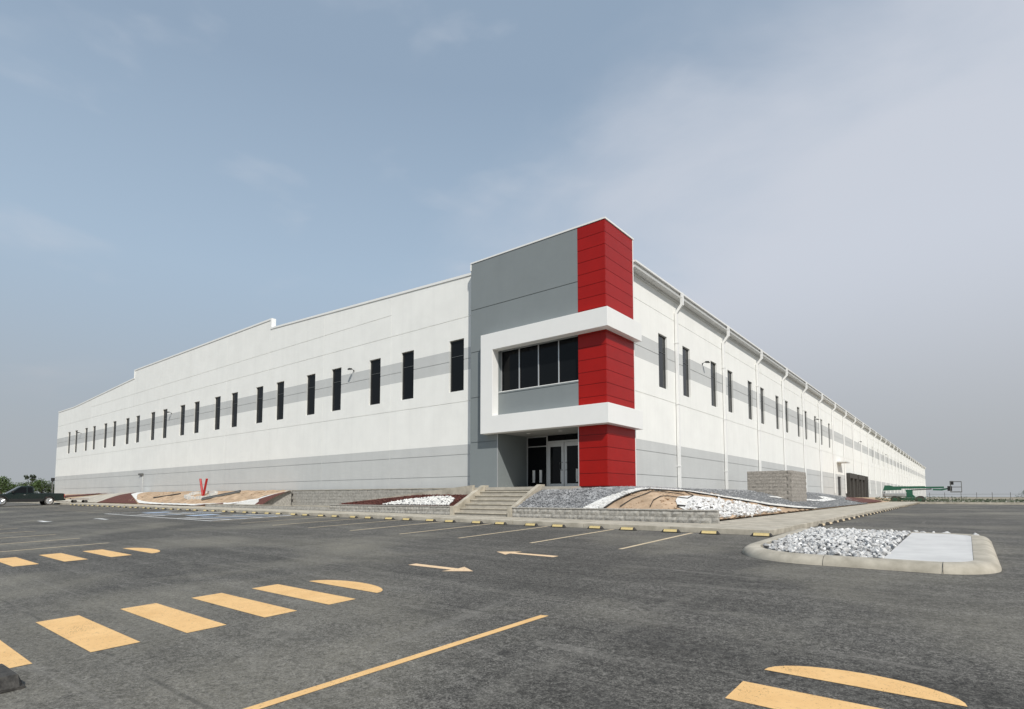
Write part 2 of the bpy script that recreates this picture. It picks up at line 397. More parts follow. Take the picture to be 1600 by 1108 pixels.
def arrow(x_tip, y, s, m, L=1.62):
    d = [(0, 0), (.50 * s, -.30), (.46 * s, -.09), (L * s, -.10), (L * s, .10), (.46 * s, .09), (.50 * s, .30)]
    return mark('arrow_marking', [(x_tip + a, y + b) for a, b in d], m)
arrow(-6.93, 7.58, -1, 'paintA'); arrow(-8.36, 9.92, 1, 'paintA')
arrow(-34.6, 7.60, -1, 'paintW'); arrow(-35.4, 9.75, 1, 'paintW'); arrow(-60, 7.6, -1, 'paintW'); arrow(-61, 9.75, 1, 'paintW')
STALL = 2.53
stall_x = [-6.20 - STALL * k for k in range(0, 26)]
for k, x in enumerate(stall_x):
    if -42 < x < -27: continue
    mrect('stall_line', x - .05, x + .05, 11.7, 16.05, 'paintC')
# accessible bays: white outlines and hatching
mrect('stall_line', -41.2, -26.8, 11.72, 11.84, 'paintW')
for x in (-41.0, -37.2, -34.6, -30.8, -27.0): mrect('stall_line', x - .07, x + .07, 11.85, 16.05, 'paintW')
for x0, x1 in ((-37.1, -34.7), (-30.7, -27.1)):
    for q in range(5):
        y0 = 12.1 + .78 * q; mark('hatch_stripe', [(x0, y0), (x1, y0 + .55), (x1, y0 + .75), (x0, y0 + .2)], 'paintB' if q % 2 else 'paintW')
for x in (-39.1, -32.7): mrect('hatch_stripe', x - .6, x + .6, 13.2, 14.6, 'paintB')
for k in range(9): mrect('stall_line', -19.55 - 2.72 * k - .05, -19.55 - 2.72 * k + .05, .6, 5.72, 'paintC')
for k in range(6): mrect('stall_line', 4.2, 9, 20 + 8 * k, 20.1 + 8 * k, 'paintW')

# ------------------------------------------------------------------ pavements and kerbs
def slab_piece(name, P, h, top, m, parent, gap=.006):
    """pavement piece with a top that follows the fall of the ground; P is (x0,x1,y0,y1)"""
    x0, x1, y0, y1 = P; g = gap; mb = MB(); x0 += g; x1 -= g; y0 += g; y1 -= g
    c = [(x0, y0), (x1, y0), (x1, y1), (x0, y1)]; v = [(x, y, top(x, y) - h) for x, y in c] + [(x, y, top(x, y)) for x, y in c]
    mb.v = v; mb.f = [(0, 3, 2, 1), (4, 5, 6, 7), (0, 1, 5, 4), (1, 2, 6, 5), (2, 3, 7, 6), (3, 0, 4, 7)]; mb.m = [0] * 6
    return bevel(put(name, mb.mesh(name, [m]), parent=parent), .012, 2)
base = MB()
base.box(-100, -4.25, 16.3, 18.74, -.5, -.3)
pav = put('pavement', base.mesh('pavement', ['conc']), kind='structure')
x = -4.15
while x > -100:
    x1 = x - 3.0
    if x > -6.9: x1 = -6.95
    slab_piece('paving_slab', (x1, x, 16.42, 18.74), .16, lambda a, b: swz(a), 'conc', pav)
    slab_piece('kerb_stone', (x1, x, 16.24, 16.42), .34, lambda a, b: swz(a) + .003, 'conc', pav)
    x = x1
y = 18.74
while y < 100:
    y1 = y + 3.0
    slab_piece('paving_slab', (-6.95, -4.33, y, y1), .16, lambda a, b: swr(b), 'conc', pav)
    slab_piece('kerb_stone', (-4.33, -4.15, y, y1), .34, lambda a, b: swr(b) + .003, 'conc', pav)
    y = y1
# far side of the car park: kerb and pale verge
vg = MB(); vg.box(-3.95, 62, 72.05, 72.3, 0, .52); fk = put('kerb', vg.mesh('kerb', ['conc']), kind='structure')
sheet('verge', [-4.1, 5, 20, 40, 62], [72.35, 78, 90, 110], lambda x, y: .47 + .012 * ss((y - 73) / 10) + .0 * x, 'verge', kind='structure')

# ------------------------------------------------------------------ landscaped banks
def bank_zone(name, poly, m, lift, step=.35, jitter=.03, **k):
    """a drape over the bank: outline + inner points, triangulated"""
    xs_ = [p[0] for p in poly]; ys_ = [p[1] for p in poly]
    pts = []
    for i, p in enumerate(poly):                         # densify outline
        q = poly[(i + 1) % len(poly)]; d = math.dist(p, q); n = max(1, int(d / step))
        for t in range(n): pts.append((p[0] + (q[0] - p[0]) * t / n, p[1] + (q[1] - p[1]) * t / n))
    nb = len(pts); edges = [(i, (i + 1) % nb) for i in range(nb)]
    def inside(x, y):
        c = False; j = len(poly) - 1
        for i in range(len(poly)):
            a, b = poly[i], poly[j]
            if (a[1] > y) != (b[1] > y) and x < (b[0] - a[0]) * (y - a[1]) / (b[1] - a[1]) + a[0]: c = not c
            j = i
        return c
    inner = []
    yy = min(ys_) + step / 2
    while yy < max(ys_):
        xx = min(xs_) + step / 2
        while xx < max(xs_):
            a, b = xx + random.uniform(-.1, .1), yy + random.uniform(-.1, .1)
            if inside(a, b): inner.append((a, b))
            xx += step
        yy += step
    V, E_, F, *_ = delaunay_2d_cdt([Vector(p) for p in pts + inner], edges, [], 1, 1e-4)
    me = bpy.data.meshes.new(name)
    me.from_pydata([(v.x, v.y, bank(v.x, v.y) + lift + jitter * (mnoise.noise(Vector((v.x * 1.7, v.y * 1.7, 3.1))))) for v in V], [], [tuple(f) for f in F])
    me.materials.append(M[m]); me.update()
    for p in me.polygons: p.use_smooth = True
    if me.polygons and me.polygons[0].normal.z < 0: me.flip_normals()
    return put(name, me, **k), inside
# underlying soil of the banks
sheet('bank', [-98, -90, -80, -70, -62, -55] + [-50 + i for i in range(0, 14)] + [-36 + .5 * i for i in range(0, 59)], [18.93] + [19.1 + .24 * i for i in range(13)] + [22.5, 24, 26] + [28 + 4 * i for i in range(13)] + [90, 100],
      lambda x, y: min(bank(x, y) - .05, 1.38), 'soil', lambda x, y: (y < 22 or x > -12.4) and x < -6.9 and not (-36.6 < x < -14.9), kind='structure')
Z = {}
strip_o = [(-11.67, 19.0), (-11.32, 19.62), (-10.91, 20.28), (-10.46, 20.75), (-10.0, 21.34), (-9.85, 22.6), (-9.75, 23.9), (-9.44, 24.9), (-8.8, 26.76), (-8.38, 28.62), (-7.88, 30.62), (-7.43, 33.96), (-7.0, 38.2)]
strip_i = [(-10.75, 19.0), (-10.60, 19.56), (-10.35, 20.14), (-9.95, 20.6), (-9.60, 21.1), (-9.5, 22.4), (-9.42, 23.5), (-9.1, 24.4), (-8.55, 26.1), (-8.12, 27.85), (-7.63, 29.85), (-7.2, 33.2), (-6.98, 36.5)]
bank_zone('gravel_bed', [(-14.95, 19.0), (-11.70, 19.0)] + strip_o[1:] + [(-6.98, 60), (-7.6, 66), (-12.2, 70), (-12.2, 24.25), (-11.9, 24.2), (-11.9, 21.45), (-14.95, 20.9)], 'gravel', .0, .4, kind='stuff', label='dark grey gravel bed between the red tower, steps and white strip', cat='gravel')
bank_zone('pebble_strip', strip_o + strip_i[::-1], 'marble', .02, .2, kind='stuff', label='curved white pebble strip between grey gravel and tan soil', cat='pebbles')
bank_zone('soil_bed', strip_i + [(-6.98, 30.5), (-6.98, 19.0)], 'soil', .0, .3, .07, kind='stuff', label='tan soil mound behind the block wall right of the steps', cat='soil')
bank_zone('marble_sand', [(-7.96, 19.3), (-8.40, 20.2), (-8.75, 21.3), (-8.85, 22.7), (-8.6, 24.9), (-8.2, 24.6), (-8.3, 22.4), (-7.9, 20.6), (-7.6, 19.3)], 'marble', .03, .3, kind='stuff', label='white sand heap edging the rock patch on the tan mound', cat='sand')
bank_zone('pebble_strip', [(-8.57, 33.9), (-8.15, 37.6), (-7.75, 44.5), (-7.95, 50.5), (-8.6, 50), (-8.65, 47.2), (-8.15, 46.5), (-8.05, 44.3), (-8.4, 37.9), (-8.85, 34.1)], 'marble', .03, .3, kind='stuff', label='white pebble loop around the foot of the block enclosure', cat='pebbles')
bank_zone('mulch_bed', [(-7.95, 54.5), (-8.9, 62), (-9.2, 74), (-7.2, 74), (-7.0, 66), (-7.1, 58)], 'bark', .03, .4, kind='stuff', label='red brown mulch bed beside the far side pavement', cat='mulch')
# left of the steps
bank_zone('mulch_bed', [(-28.0, 19.0), (-18.6, 19.0), (-18.6, 20.22), (-27.6, 20.22)], 'bark', .0, .3, kind='stuff', label='red brown mulch wedge between the steps and the ramp', cat='mulch')
bank_zone('pebble_patch', [(-23.9, 19.02), (-22.6, 19.55), (-20.9, 19.9), (-19.75, 19.92), (-19.15, 19.6), (-18.95, 19.02)], 'gravel', .04, .2, kind='stuff', label='white pebble patch in the mulch left of the steps', cat='pebbles')
bank_zone('soil_bed', [(-60.0, 19.6), (-62.7, 20.5), (-64.2, 21.9), (-37.4, 21.9), (-36.9, 21.0), (-38.3, 19.85), (-41.1, 19.38), (-47.0, 19.12), (-53.2, 19.12), (-57.1, 19.28)], 'soil', .04, .4, .10, kind='stuff', label='tan soil bed around the red V posts', cat='soil')
bank_zone('pebble_strip', [(-61.9, 19.94), (-65.0, 20.7), (-65.6, 21.9), (-64.2, 21.9), (-62.7, 20.5), (-60.0, 19.6), (-57.1, 19.28), (-53.2, 19.12), (-47.0, 19.12), (-41.1, 19.38), (-38.3, 19.85), (-36.9, 20.95), (-36.6, 20.7), (-38.1, 19.6), (-41, 19.2), (-46.7, 18.92), (-52.6, 18.9), (-57.9, 19.05)], 'marble', .05, .3, kind='stuff', label='white pebble strip wrapping the tan bed with the V posts', cat='pebbles')
bank_zone('mulch_bed', [(-68.9, 18.95), (-66.4, 21.8), (-65.7, 21.8), (-65.1, 20.7), (-62.0, 19.94), (-58.0, 19.0)], 'bark', .03, .4, kind='stuff', label='red brown mulch triangle left of the white strip', cat='mulch')
bank_zone('gravel_bed', [(-84, 18.95), (-76, 20.3), (-67.0, 21.8), (-66.5, 21.8), (-68.9, 18.95)], 'verge', .02, .4, kind='stuff', label='pale sandy slope left of the dark mulch triangle', cat='gravel')
bank_zone('mulch_bed', [(-95, 19.8), (-80, 20.9), (-74, 21.85), (-72.5, 21.6), (-78, 20.5), (-92, 19.3)], 'bark', .03, .4, kind='stuff', label='thin red brown mulch wedge at the far end of the wall', cat='mulch')
bank_zone('mulch_bed', [(-46.3, 19.0), (-42.2, 19.3), (-41.5, 19.0)], 'bark', .06, .3, kind='stuff', label='small dark mulch sliver below the tan V post bed', cat='mulch')
bank_zone('pebble_patch', [(-40.6, 19.05), (-39.3, 19.5), (-37.9, 19.7), (-37.3, 19.4), (-37.2, 19.05)], 'pebble', .06, .2, kind='stuff', label='white pebble patch at the left end of the ramp', cat='pebbles')
bank_zone('mulch_bed', [(-37.2, 19.05), (-37.3, 19.4), (-37.9, 19.72), (-36.85, 20.9), (-36.5, 21.4), (-36.2, 19.05)], 'bark', .06, .3, kind='stuff', label='mulch corner between white pebbles and the ramp wall', cat='mulch')

# loose stones as joined real geometry
def stones(name, pts, smin, smax, m, flat=.7, **k):
    t = np.array([(1, 0, 0), (-1, 0, 0), (0, 1, 0), (0, -1, 0), (0, 0, 1), (0, 0, -1)], float)
    F = np.array([(0, 2, 4), (2, 1, 4), (1, 3, 4), (3, 0, 4), (2, 0, 5), (1, 2, 5), (3, 1, 5), (0, 3, 5)])
    n = len(pts); s = rng.uniform(smin, smax, (n, 1, 1)) * rng.uniform(.7, 1.3, (n, 6, 1)); a = rng.uniform(0, 6.28, n)
    V = t[None] * s; V[:, :, 2] *= flat
    V = V + rng.normal(0, .18, V.shape) * s
    ca, sa = np.cos(a)[:, None], np.sin(a)[:, None]
    X = V[:, :, 0] * ca - V[:, :, 1] * sa; Y = V[:, :, 0] * sa + V[:, :, 1] * ca
    V = np.stack([X, Y, V[:, :, 2]], 2) + np.array(pts)[:, None, :]
    Fa = (F[None] + 6 * np.arange(n)[:, None, None]).reshape(-1, 3)
    me = bpy.data.meshes.new(name); me.from_pydata(V.reshape(-1, 3).tolist(), [], Fa.tolist()); me.materials.append(M[m]); me.update()
    return put(name, me, kind='stuff', **k)
def scatter(n, x0, x1, y0, y1, ok, lift=.01):
    out = []
    while len(out) < n:
        X = random.uniform(x0, x1); Y = random.uniform(y0, y1)
        if ok(X, Y): out.append((X, Y, bank(X, Y) + lift))
    return out
def pip(poly):
    def f(x, y):
        c = False; j = len(poly) - 1
        for i in range(len(poly)):
            a, b = poly[i], poly[j]
            if (a[1] > y) != (b[1] > y) and x < (b[0] - a[0]) * (y - a[1]) / (b[1] - a[1]) + a[0]: c = not c
            j = i
        return c
    return f
g_in = pip([(-14.9, 19.0), (-11.70, 19.0)] + strip_o[1:] + [(-6.98, 60), (-12.1, 60), (-12.1, 24.3), (-11.85, 24.25), (-11.85, 21.4), (-14.9, 20.9)])
stones('gravel_stones', scatter(6500, -14.9, -9.3, 19.0, 24.5, g_in) + scatter(7000, -12.1, -7, 24, 60, g_in), .022, .05, 'gstone', label='loose grey gravel stones lying on the gravel bed', cat='gravel')
s_in = pip(strip_o + strip_i[::-1])
stones('marble_chips', scatter(2200, -11.7, -7, 19, 38, s_in, .03), .02, .04, 'marble', label='loose white chips in the curved strip by the tower', cat='pebbles')
p_in = pip([(-23.9, 19.02), (-22.6, 19.55), (-20.9, 19.9), (-19.75, 19.92), (-19.15, 19.6), (-18.95, 19.02)])
stones('pebbles', scatter(1000, -24, -18.9, 19, 20, p_in, .05), .03, .065, 'marble', label='loose white pebbles in the patch left of the steps', cat='pebbles')
rk = pip([(-7.7, 19.4), (-8.1, 20.6), (-8.45, 22.5), (-8.35, 24.6), (-7.9, 26.4), (-7.5, 27.8), (-7.02, 30), (-6.98, 19.4)])
stones('rock_patch', scatter(620, -8.5, -6.9, 19.3, 30, rk, .05), .07, .14, 'rock', label='white rocks spread down the bank to the side pavement', cat='rocks')
stones('soil_clods', scatter(900, -11, -7, 19.0, 27, lambda x, y: x > -10.4 + .25 * max(0, y - 22) and x < -7.6, .0) + scatter(900, -62, -38, 19.3, 21.8, lambda x, y: True, .04), .02, .055, 'soil', label='small clods scattered over the tan soil', cat='soil')
mu = lambda x, y: not p_in(x, y)
stones('mulch_chips', scatter(2500, -27.5, -18.7, 19.02, 20.2, mu, .02), .025, .05, 'bark', .5, label='loose red brown chips on the mulch left of the steps', cat='mulch')
def hose(pts, label, r=.03, name='drip_hose'):
    mb = MB(); P = []
    for i in range(len(pts) - 1):
        a, b = pts[i], pts[i + 1]; n = max(1, int(math.dist(a, b) / .3))
        for t in range(n):
            X = a[0] + (b[0] - a[0]) * t / n; Y = a[1] + (b[1] - a[1]) * t / n; P.append((X, Y, bank(X, Y) + .055))
    P.append((*pts[-1], bank(*pts[-1]) + .055)); mb.tube(P, r, 6); return put(name, smooth(mb.mesh(name, ['edging'])), label=label, cat='hose', group='black irrigation hoses on the banks')
hose([(x + .05, y - .05) for x, y in strip_i], 'black hose following the inner edge of the curved white strip')
hose([(-10.1, 19.1), (-9.9, 19.7), (-9.6, 20.1), (-9.2, 21.2), (-8.9, 22.2)], 'thin black hose crossing the tan mound nearest the gravel', .018)
hose([(-8.9, 19.1), (-9.0, 19.6), (-8.75, 20.3), (-8.5, 21.6), (-8.8, 23.0), (-9.2, 23.2)], 'thin black hose looping beside the white sand heap', .018)
hose([(-7.95, 19.3), (-7.7, 20.4), (-7.55, 22.2), (-7.2, 23.0), (-7.02, 24.2)], 'thick black hose running through the white rocks', .04)

# ------------------------------------------------------------------ kerbed rock island
IX0, IX1, IY0, IY1 = -3.82, .39, 11.38, 17.9
def round_rect(x0, x1, y0, y1, rs, n=10):
    out = []
    for (cx, cy, r, a0) in ((x0 + rs[0], y0 + rs[0], rs[0], 180), (x1 - rs[1], y0 + rs[1], rs[1], 270), (x1 - rs[2], y1 - rs[2], rs[2], 0), (x0 + rs[3], y1 - rs[3], rs[3], 90)):
        for i in range(n + 1):
            a = R(a0 + 90 * i / n); out.append((cx + r * math.cos(a), cy + r * math.sin(a)))
    return out
mb = MB(); rings = []
for inset, dz in ((0, -.1), (0, .035), (.05, .10), (.10, .135), (.16, .15), (.33, .15), (.35, .145), (.35, -.05)):
    ring = round_rect(IX0 + inset, IX1 - inset, IY0 + inset, IY1 - inset, [max(.05, r - inset) for r in (1.55, .9, .9, .5)])
    rings.append(len(mb.v)); mb.v += [(x, y, lotz(x, y) + dz) for x, y in ring]; nr = len(ring)
for a, b in zip(rings, rings[1:]):
    for i in range(nr):
        j = (i + 1) % nr; mb.f.append((a + i, a + j, b + j, b + i)); mb.m.append(0)
isl = put('island_kerb', smooth(mb.mesh('island_kerb', ['conc']), 60), kind='structure')
prof_k = [(0, .0), (0, .035), (.05, .10), (.10, .135), (.16, .15), (.33, .15)]
for xj in (-2.05, -.35):                              # sawn joints across the kerb
    mb = MB()
    for (a, za), (b, zb_) in zip(prof_k, prof_k[1:]):
        y0, y1 = IY0 + a - .002, IY0 + b - .002
        mb.quad((xj - .004, y0, lotz(xj, y0) + za + .0015), (xj + .004, y0, lotz(xj, y0) + za + .0015), (xj + .004, y1, lotz(xj, y1) + zb_ + .0015), (xj - .004, y1, lotz(xj, y1) + zb_ + .0015))
    put('kerb_joint', mb.mesh('kerb_joint', ['edging']), parent=isl)
mb = MB(); rr = round_rect(IX0 + .34, IX1 - .34, IY0 + .34, IY1 - .34, (1.2, .55, .55, .2))
mb.v = [(x, y, lotz(x, y) + .06) for x, y in rr]; mb.f = [tuple(range(len(rr)))]; mb.m = [0]
put('island_soil', mb.mesh('island_soil', ['gravel']), parent=isl)
mb = MB(); pad = [(-1.18, 11.74), (-.3, 11.74), (.02, 12.1), (.035, 12.3), (.035, 17.0), (-.1, 17.5), (-1.12, 17.55)]
n0 = len(pad); mb.v = [(x, y, lotz(x, y) + .0) for x, y in pad] + [(x, y, lotz(x, y) + .142) for x, y in pad]
mb.f = [tuple(range(n0, 2 * n0))] + [(i, (i + 1) % n0, n0 + (i + 1) % n0, n0 + i) for i in range(n0)]; mb.m = [0] * len(mb.f)
put('concrete_pad', mb.mesh('concrete_pad', ['concg']), parent=isl)
rock_meshes = []
for i in range(10):
    bm = bmesh.new()
    for _ in range(15):
        d = Vector((random.gauss(0, 1), random.gauss(0, 1), random.gauss(0, 1))).normalized()
        bm.verts.new((d.x * random.uniform(.8, 1.15), d.y * random.uniform(.62, .95), d.z * random.uniform(.5, .78)))
    r_ = bmesh.ops.convex_hull(bm, input=bm.verts[:])
    bmesh.ops.delete(bm, geom=[g for g in r_['geom_interior'] if isinstance(g, bmesh.types.BMVert)], context='VERTS')
    bmesh.ops.recalc_face_normals(bm, faces=bm.faces)
    me = bpy.data.meshes.new('rock'); bm.to_mesh(me); bm.free(); me.materials.append(M['rock']); rock_meshes.append(me)
inR = pip(round_rect(IX0 + .42, IX1 - .3, IY0 + .42, IY1 - .1, (1.2, .4, .4, .2)))
rocks = []
tries = 0
while len(rocks) < 1000 and tries < 60000:
    tries += 1
    X = random.uniform(IX0, -1.2); Y = random.uniform(IY0, IY1 + .2)
    if not inR(X, Y): continue
    r = random.uniform(.038, .085) * (1.4 if random.random() < .12 else 1)
    if any((X - a) ** 2 + (Y - b) ** 2 < (.62 * (r + c)) ** 2 for a, b, c in rocks): continue
    rocks.append((X, Y, r))
for k in range(26): rocks.append((random.uniform(-3.2, .2), random.uniform(17.5, 18.0), random.uniform(.05, .10)))
rocks.sort(key=lambda q: q[1] - .3 * q[2])
far_mb = MB()
for i, (X, Y, r) in enumerate(rocks):
    z = lotz(X, Y) + .11 + random.uniform(-.01, .045); rot = (random.uniform(-.5, .5), random.uniform(-.5, .5), random.uniform(0, 6.28))
    me = random.choice(rock_meshes)
    if i < 300:
        o = put('rock', me, (X, Y, z), isl, rot); o.scale = (r, r, r)
    else:
        mt = Matrix.Translation((X, Y, z)) @ Matrix.Rotation(rot[2], 4, 'Z') @ Matrix.Rotation(rot[0], 4, 'X'); b0 = len(far_mb.v)
        far_mb.v += [tuple(mt @ (v.co * r)) for v in me.vertices]
        for p in me.polygons: far_mb.f.append(tuple(b0 + q for q in p.vertices)); far_mb.m.append(0)
put('rocks', far_mb.mesh('rocks', ['rock']), parent=isl, kind='stuff')

# ------------------------------------------------------------------ retaining walls, steps, ramp
def block_mesh(L, Hh, D, n, m, ed=.012):
    out = []
    for _ in range(n):
        nx, nz = 5, 3; v = []; f = []
        for j in range(nz):
            for i in range(nx):
                e = (i in (0, nx - 1)) or (j in (0, nz - 1))
                v.append((L * i / (nx - 1) - L / 2, (ed if e else -random.uniform(.0, .028)), Hh * j / (nz - 1)))
        for j in range(nz - 1):
            for i in range(nx - 1): a = j * nx + i; f.append((a, a + 1, a + nx + 1, a + nx))
        b = len(v); v += [(-L / 2, D, 0), (L / 2, D, 0), (L / 2, D, Hh), (-L / 2, D, Hh)]
        f += [tuple((nz - 1) * nx + i for i in range(nx)) + (b + 2, b + 3), tuple(i * nx for i in range(nz)) + (b + 3, b), tuple(i * nx + nx - 1 for i in range(nz - 1, -1, -1)) + (b + 1, b + 2)]
        me = bpy.data.meshes.new('block'); me.from_pydata(v, [], f); me.materials.append(M[m]); me.update()
        bm = bmesh.new(); bm.from_mesh(me); bmesh.ops.recalc_face_normals(bm, faces=bm.faces); bm.to_mesh(me); bm.free(); out.append(me)
    return out
BL = .40; BH = .20
blk = block_mesh(BL - .008, BH - .008, .18, 8, 'block'); blk_h = block_mesh(BL / 2 - .008, BH - .008, .18, 4, 'block')
def block_wall(x0, x1, yf, z0, courses, label, cap_m='conc'):
    t = thing('retaining_wall', (x0, yf, z0), label, 'wall')
    core = MB().box(x0 + .01, x1 - .01, yf + .02, yf + .19, z0 - .25, z0 + courses * BH - .004)
    put('mortar_core', core.mesh('mortar_core', ['mortar']), parent=t)
    for c in range(courses):
        x = x0; half = c % 2
        if half: put('block', random.choice(blk_h), (x + BL / 4, yf, z0 + c * BH), t); x += BL / 2
        while x + BL <= x1 + .01: put('block', random.choice(blk), (x + BL / 2, yf, z0 + c * BH), t); x += BL
        if x1 - x > BL / 2 - .02: put('block', random.choice(blk_h), (x + BL / 4, yf, z0 + c * BH), t)
    cp = MB().box(x0 - .01, x1 + .01, yf - .02, yf + .21, z0 + courses * BH + .002, z0 + courses * BH + .05)
    bevel(put('coping', cp.mesh('coping', ['block']), parent=t), .012)
    return t
block_wall(-15.0, -6.40, 18.80, .155, 2, 'low grey block wall right of the steps below the gravel')
block_wall(-28.2, -18.6, 18.80, .165, 2, 'low grey block wall left of the steps below the mulch')
def joined_blocks(mb, x0, x1, yf, zlo, zhi):
    z = zhi - BH; c = 0
    while z > -.2:
        x = x0 + (BL / 2 if c % 2 else 0)
        while x < x1 - .05:
            xe = min(x + BL, x1)
            if z + BH > zlo((x + xe) / 2):
                d = random.uniform(0, .02); mb.box(x + .004, xe - .004, yf - d, yf + .18, z + .004, z + BH - .004)
            x = xe
        z -= BH; c += 1
# low wall continuing left in front of the ramp
t = thing('retaining_wall', (-44, 18.8, .15), 'low block wall running left in front of the ramp foot', 'wall')
mb = MB(); joined_blocks(mb, -36.0, -28.25, 18.82, lambda x: .1, .47); joined_blocks(mb, -44.0, -36.02, 18.83, lambda x: .1, .49)
o = put('block_courses', mb.mesh('block_courses', ['block']), parent=t); o['kind'] = 'stuff'
put('coping', MB().box(-44, -28.22, 18.80, 19.02, .492, .53).mesh('coping', ['conc']), parent=t)
# wall behind the ramp
t = thing('retaining_wall', (-36.6, 21.4, .4), 'long grey block wall behind the ramp under the white facade', 'wall')
mb = MB(); joined_blocks(mb, -36.6, -20.0, 21.40, lambda x: .3, 1.47)
o = put('block_courses', mb.mesh('block_courses', ['block']), parent=t); o['kind'] = 'stuff'
put('mortar_core', MB().box(-36.55, -20.02, 21.43, 21.56, .1, 1.46).mesh('mortar_core', ['mortar']), parent=t)
put('coping', MB().box(-36.62, -20.0, 21.36, 21.62, 1.473, 1.51).mesh('coping', ['conc']), parent=t)
# ramp
t = thing('ramp', (-36, 20.3, .2), 'concrete ramp sloping down left from the entrance landing', 'ramp')
def rz(x): return 1.49 + (x + 18.6) / 18.0 * 1.28 if x < -18.6 else 1.49
mb = MB(); mb.prism([(-36.2, -.1), (-18.62, -.1), (-18.62, 1.46), (-28.6, .60), (-36.2, .22)], 20.47, 21.36, 'y'); put('ramp_slab', mb.mesh('ramp_slab', ['conc']), parent=t)
mb = MB(); mb.prism([(-28.7, .0), (-18.62, .0), (-18.62, 1.60), (-28.7, .70)], 20.27, 20.45, 'y'); put('ramp_kerb', mb.mesh('ramp_kerb', ['conc']), parent=t)
mb = MB(); mb.prism([(19.04, .0), (21.38, .0), (21.38, 1.44), (21.2, 1.44), (19.04, .46)], -36.84, -36.64, 'x'); put('end_wall', mb.mesh('end_wall', ['block']), parent=t)
mb = MB(); mb.prism([(19.03, .463), (21.2, 1.443), (21.36, 1.443), (21.36, 1.50), (21.18, 1.50), (19.03, .52)], -36.86, -36.62, 'x'); put('end_coping', mb.mesh('end_coping', ['conc']), parent=t)
# steps
t = thing('entrance_steps', (-16.8, 18.8, .15), 'seven concrete steps with sloping side walls up to the entrance', 'steps')
SX0, SX1 = -18.38, -15.20; rise = (1.50 - .155) / 7; tread = .35
for k in range(7):
    y0 = 18.80 + tread * k; y1 = y0 + tread if k < 6 else 21.46
    z1 = .155 + rise * (k + 1)
    body = MB().box(SX0 + .01, SX1 - .01, y0 + .035, y1 + .03, z1 - rise - (.05 if k else .3), z1 - .062)
    put('riser', body.mesh('riser', ['step']), parent=t)
    if k < 6:
        tr = MB().box(SX0 + .004, SX1 - .004, y0, y1 + .03, z1 - .06, z1); bevel(put('tread', tr.mesh('tread', ['conc']), parent=t), .012)
for x0, x1 in ((-18.60, SX0), (SX1, -15.00)):
    mb = MB(); mb.prism([(18.72, .1), (21.2, .1), (21.2, 1.60), (20.85, 1.60), (18.95, .62), (18.72, .62)], x0, x1, 'x')
    bevel(put('side_wall', mb.mesh('side_wall', ['conc']), parent=t), .012)
ld = MB().box(-19.9, -13.4, 20.905, 21.47, 1.36, 1.50); ld.box(-18.05, -13.3, 21.475, 24.0, 1.30, 1.497)
put('landing', ld.mesh('landing', ['step']), parent=t)

# block enclosure on the side bank
t = thing('block_enclosure', (-9.2, 38, .9), 'square brown block enclosure standing on the gravel bank', 'enclosure')
EX0, EX1, EY0, EY1 = -10.42, -7.93, 36.0, 39.9; EZ = .18; NC = 12
bkb = block_mesh(BL - .001, BH - .001, .18, 8, 'blockb', .002); bkh = block_mesh(BL / 2 - .001, BH - .001, .18, 4, 'blockb', .002)
put('mortar_core', MB().box(EX0 + .03, EX1 - .03, EY0 + .03, EY1, EZ, EZ + NC * BH - .004).mesh('mortar_core', ['mortar']), parent=t)
for c in range(NC):
    z = EZ + c * BH
    if z + BH < .55: continue
    def run(a0, a1, fn):
        a = a0
        if c % 2: fn(random.choice(bkh), a + BL / 4, z); a += BL / 2
        while a + BL <= a1 + .01: fn(random.choice(bkb), a + BL / 2, z); a += BL
        if a1 - a > .1: fn(random.choice(bkh), a1 - BL / 4, z)
    run(EX0 + .01, EX1 - .01, lambda me, a, z: put('block', me, (a, EY0, z), t))
    run(EY0 + .02, EY1, lambda me, a, z: put('block', me, (EX1, a, z), t, (0, 0, R(90))))

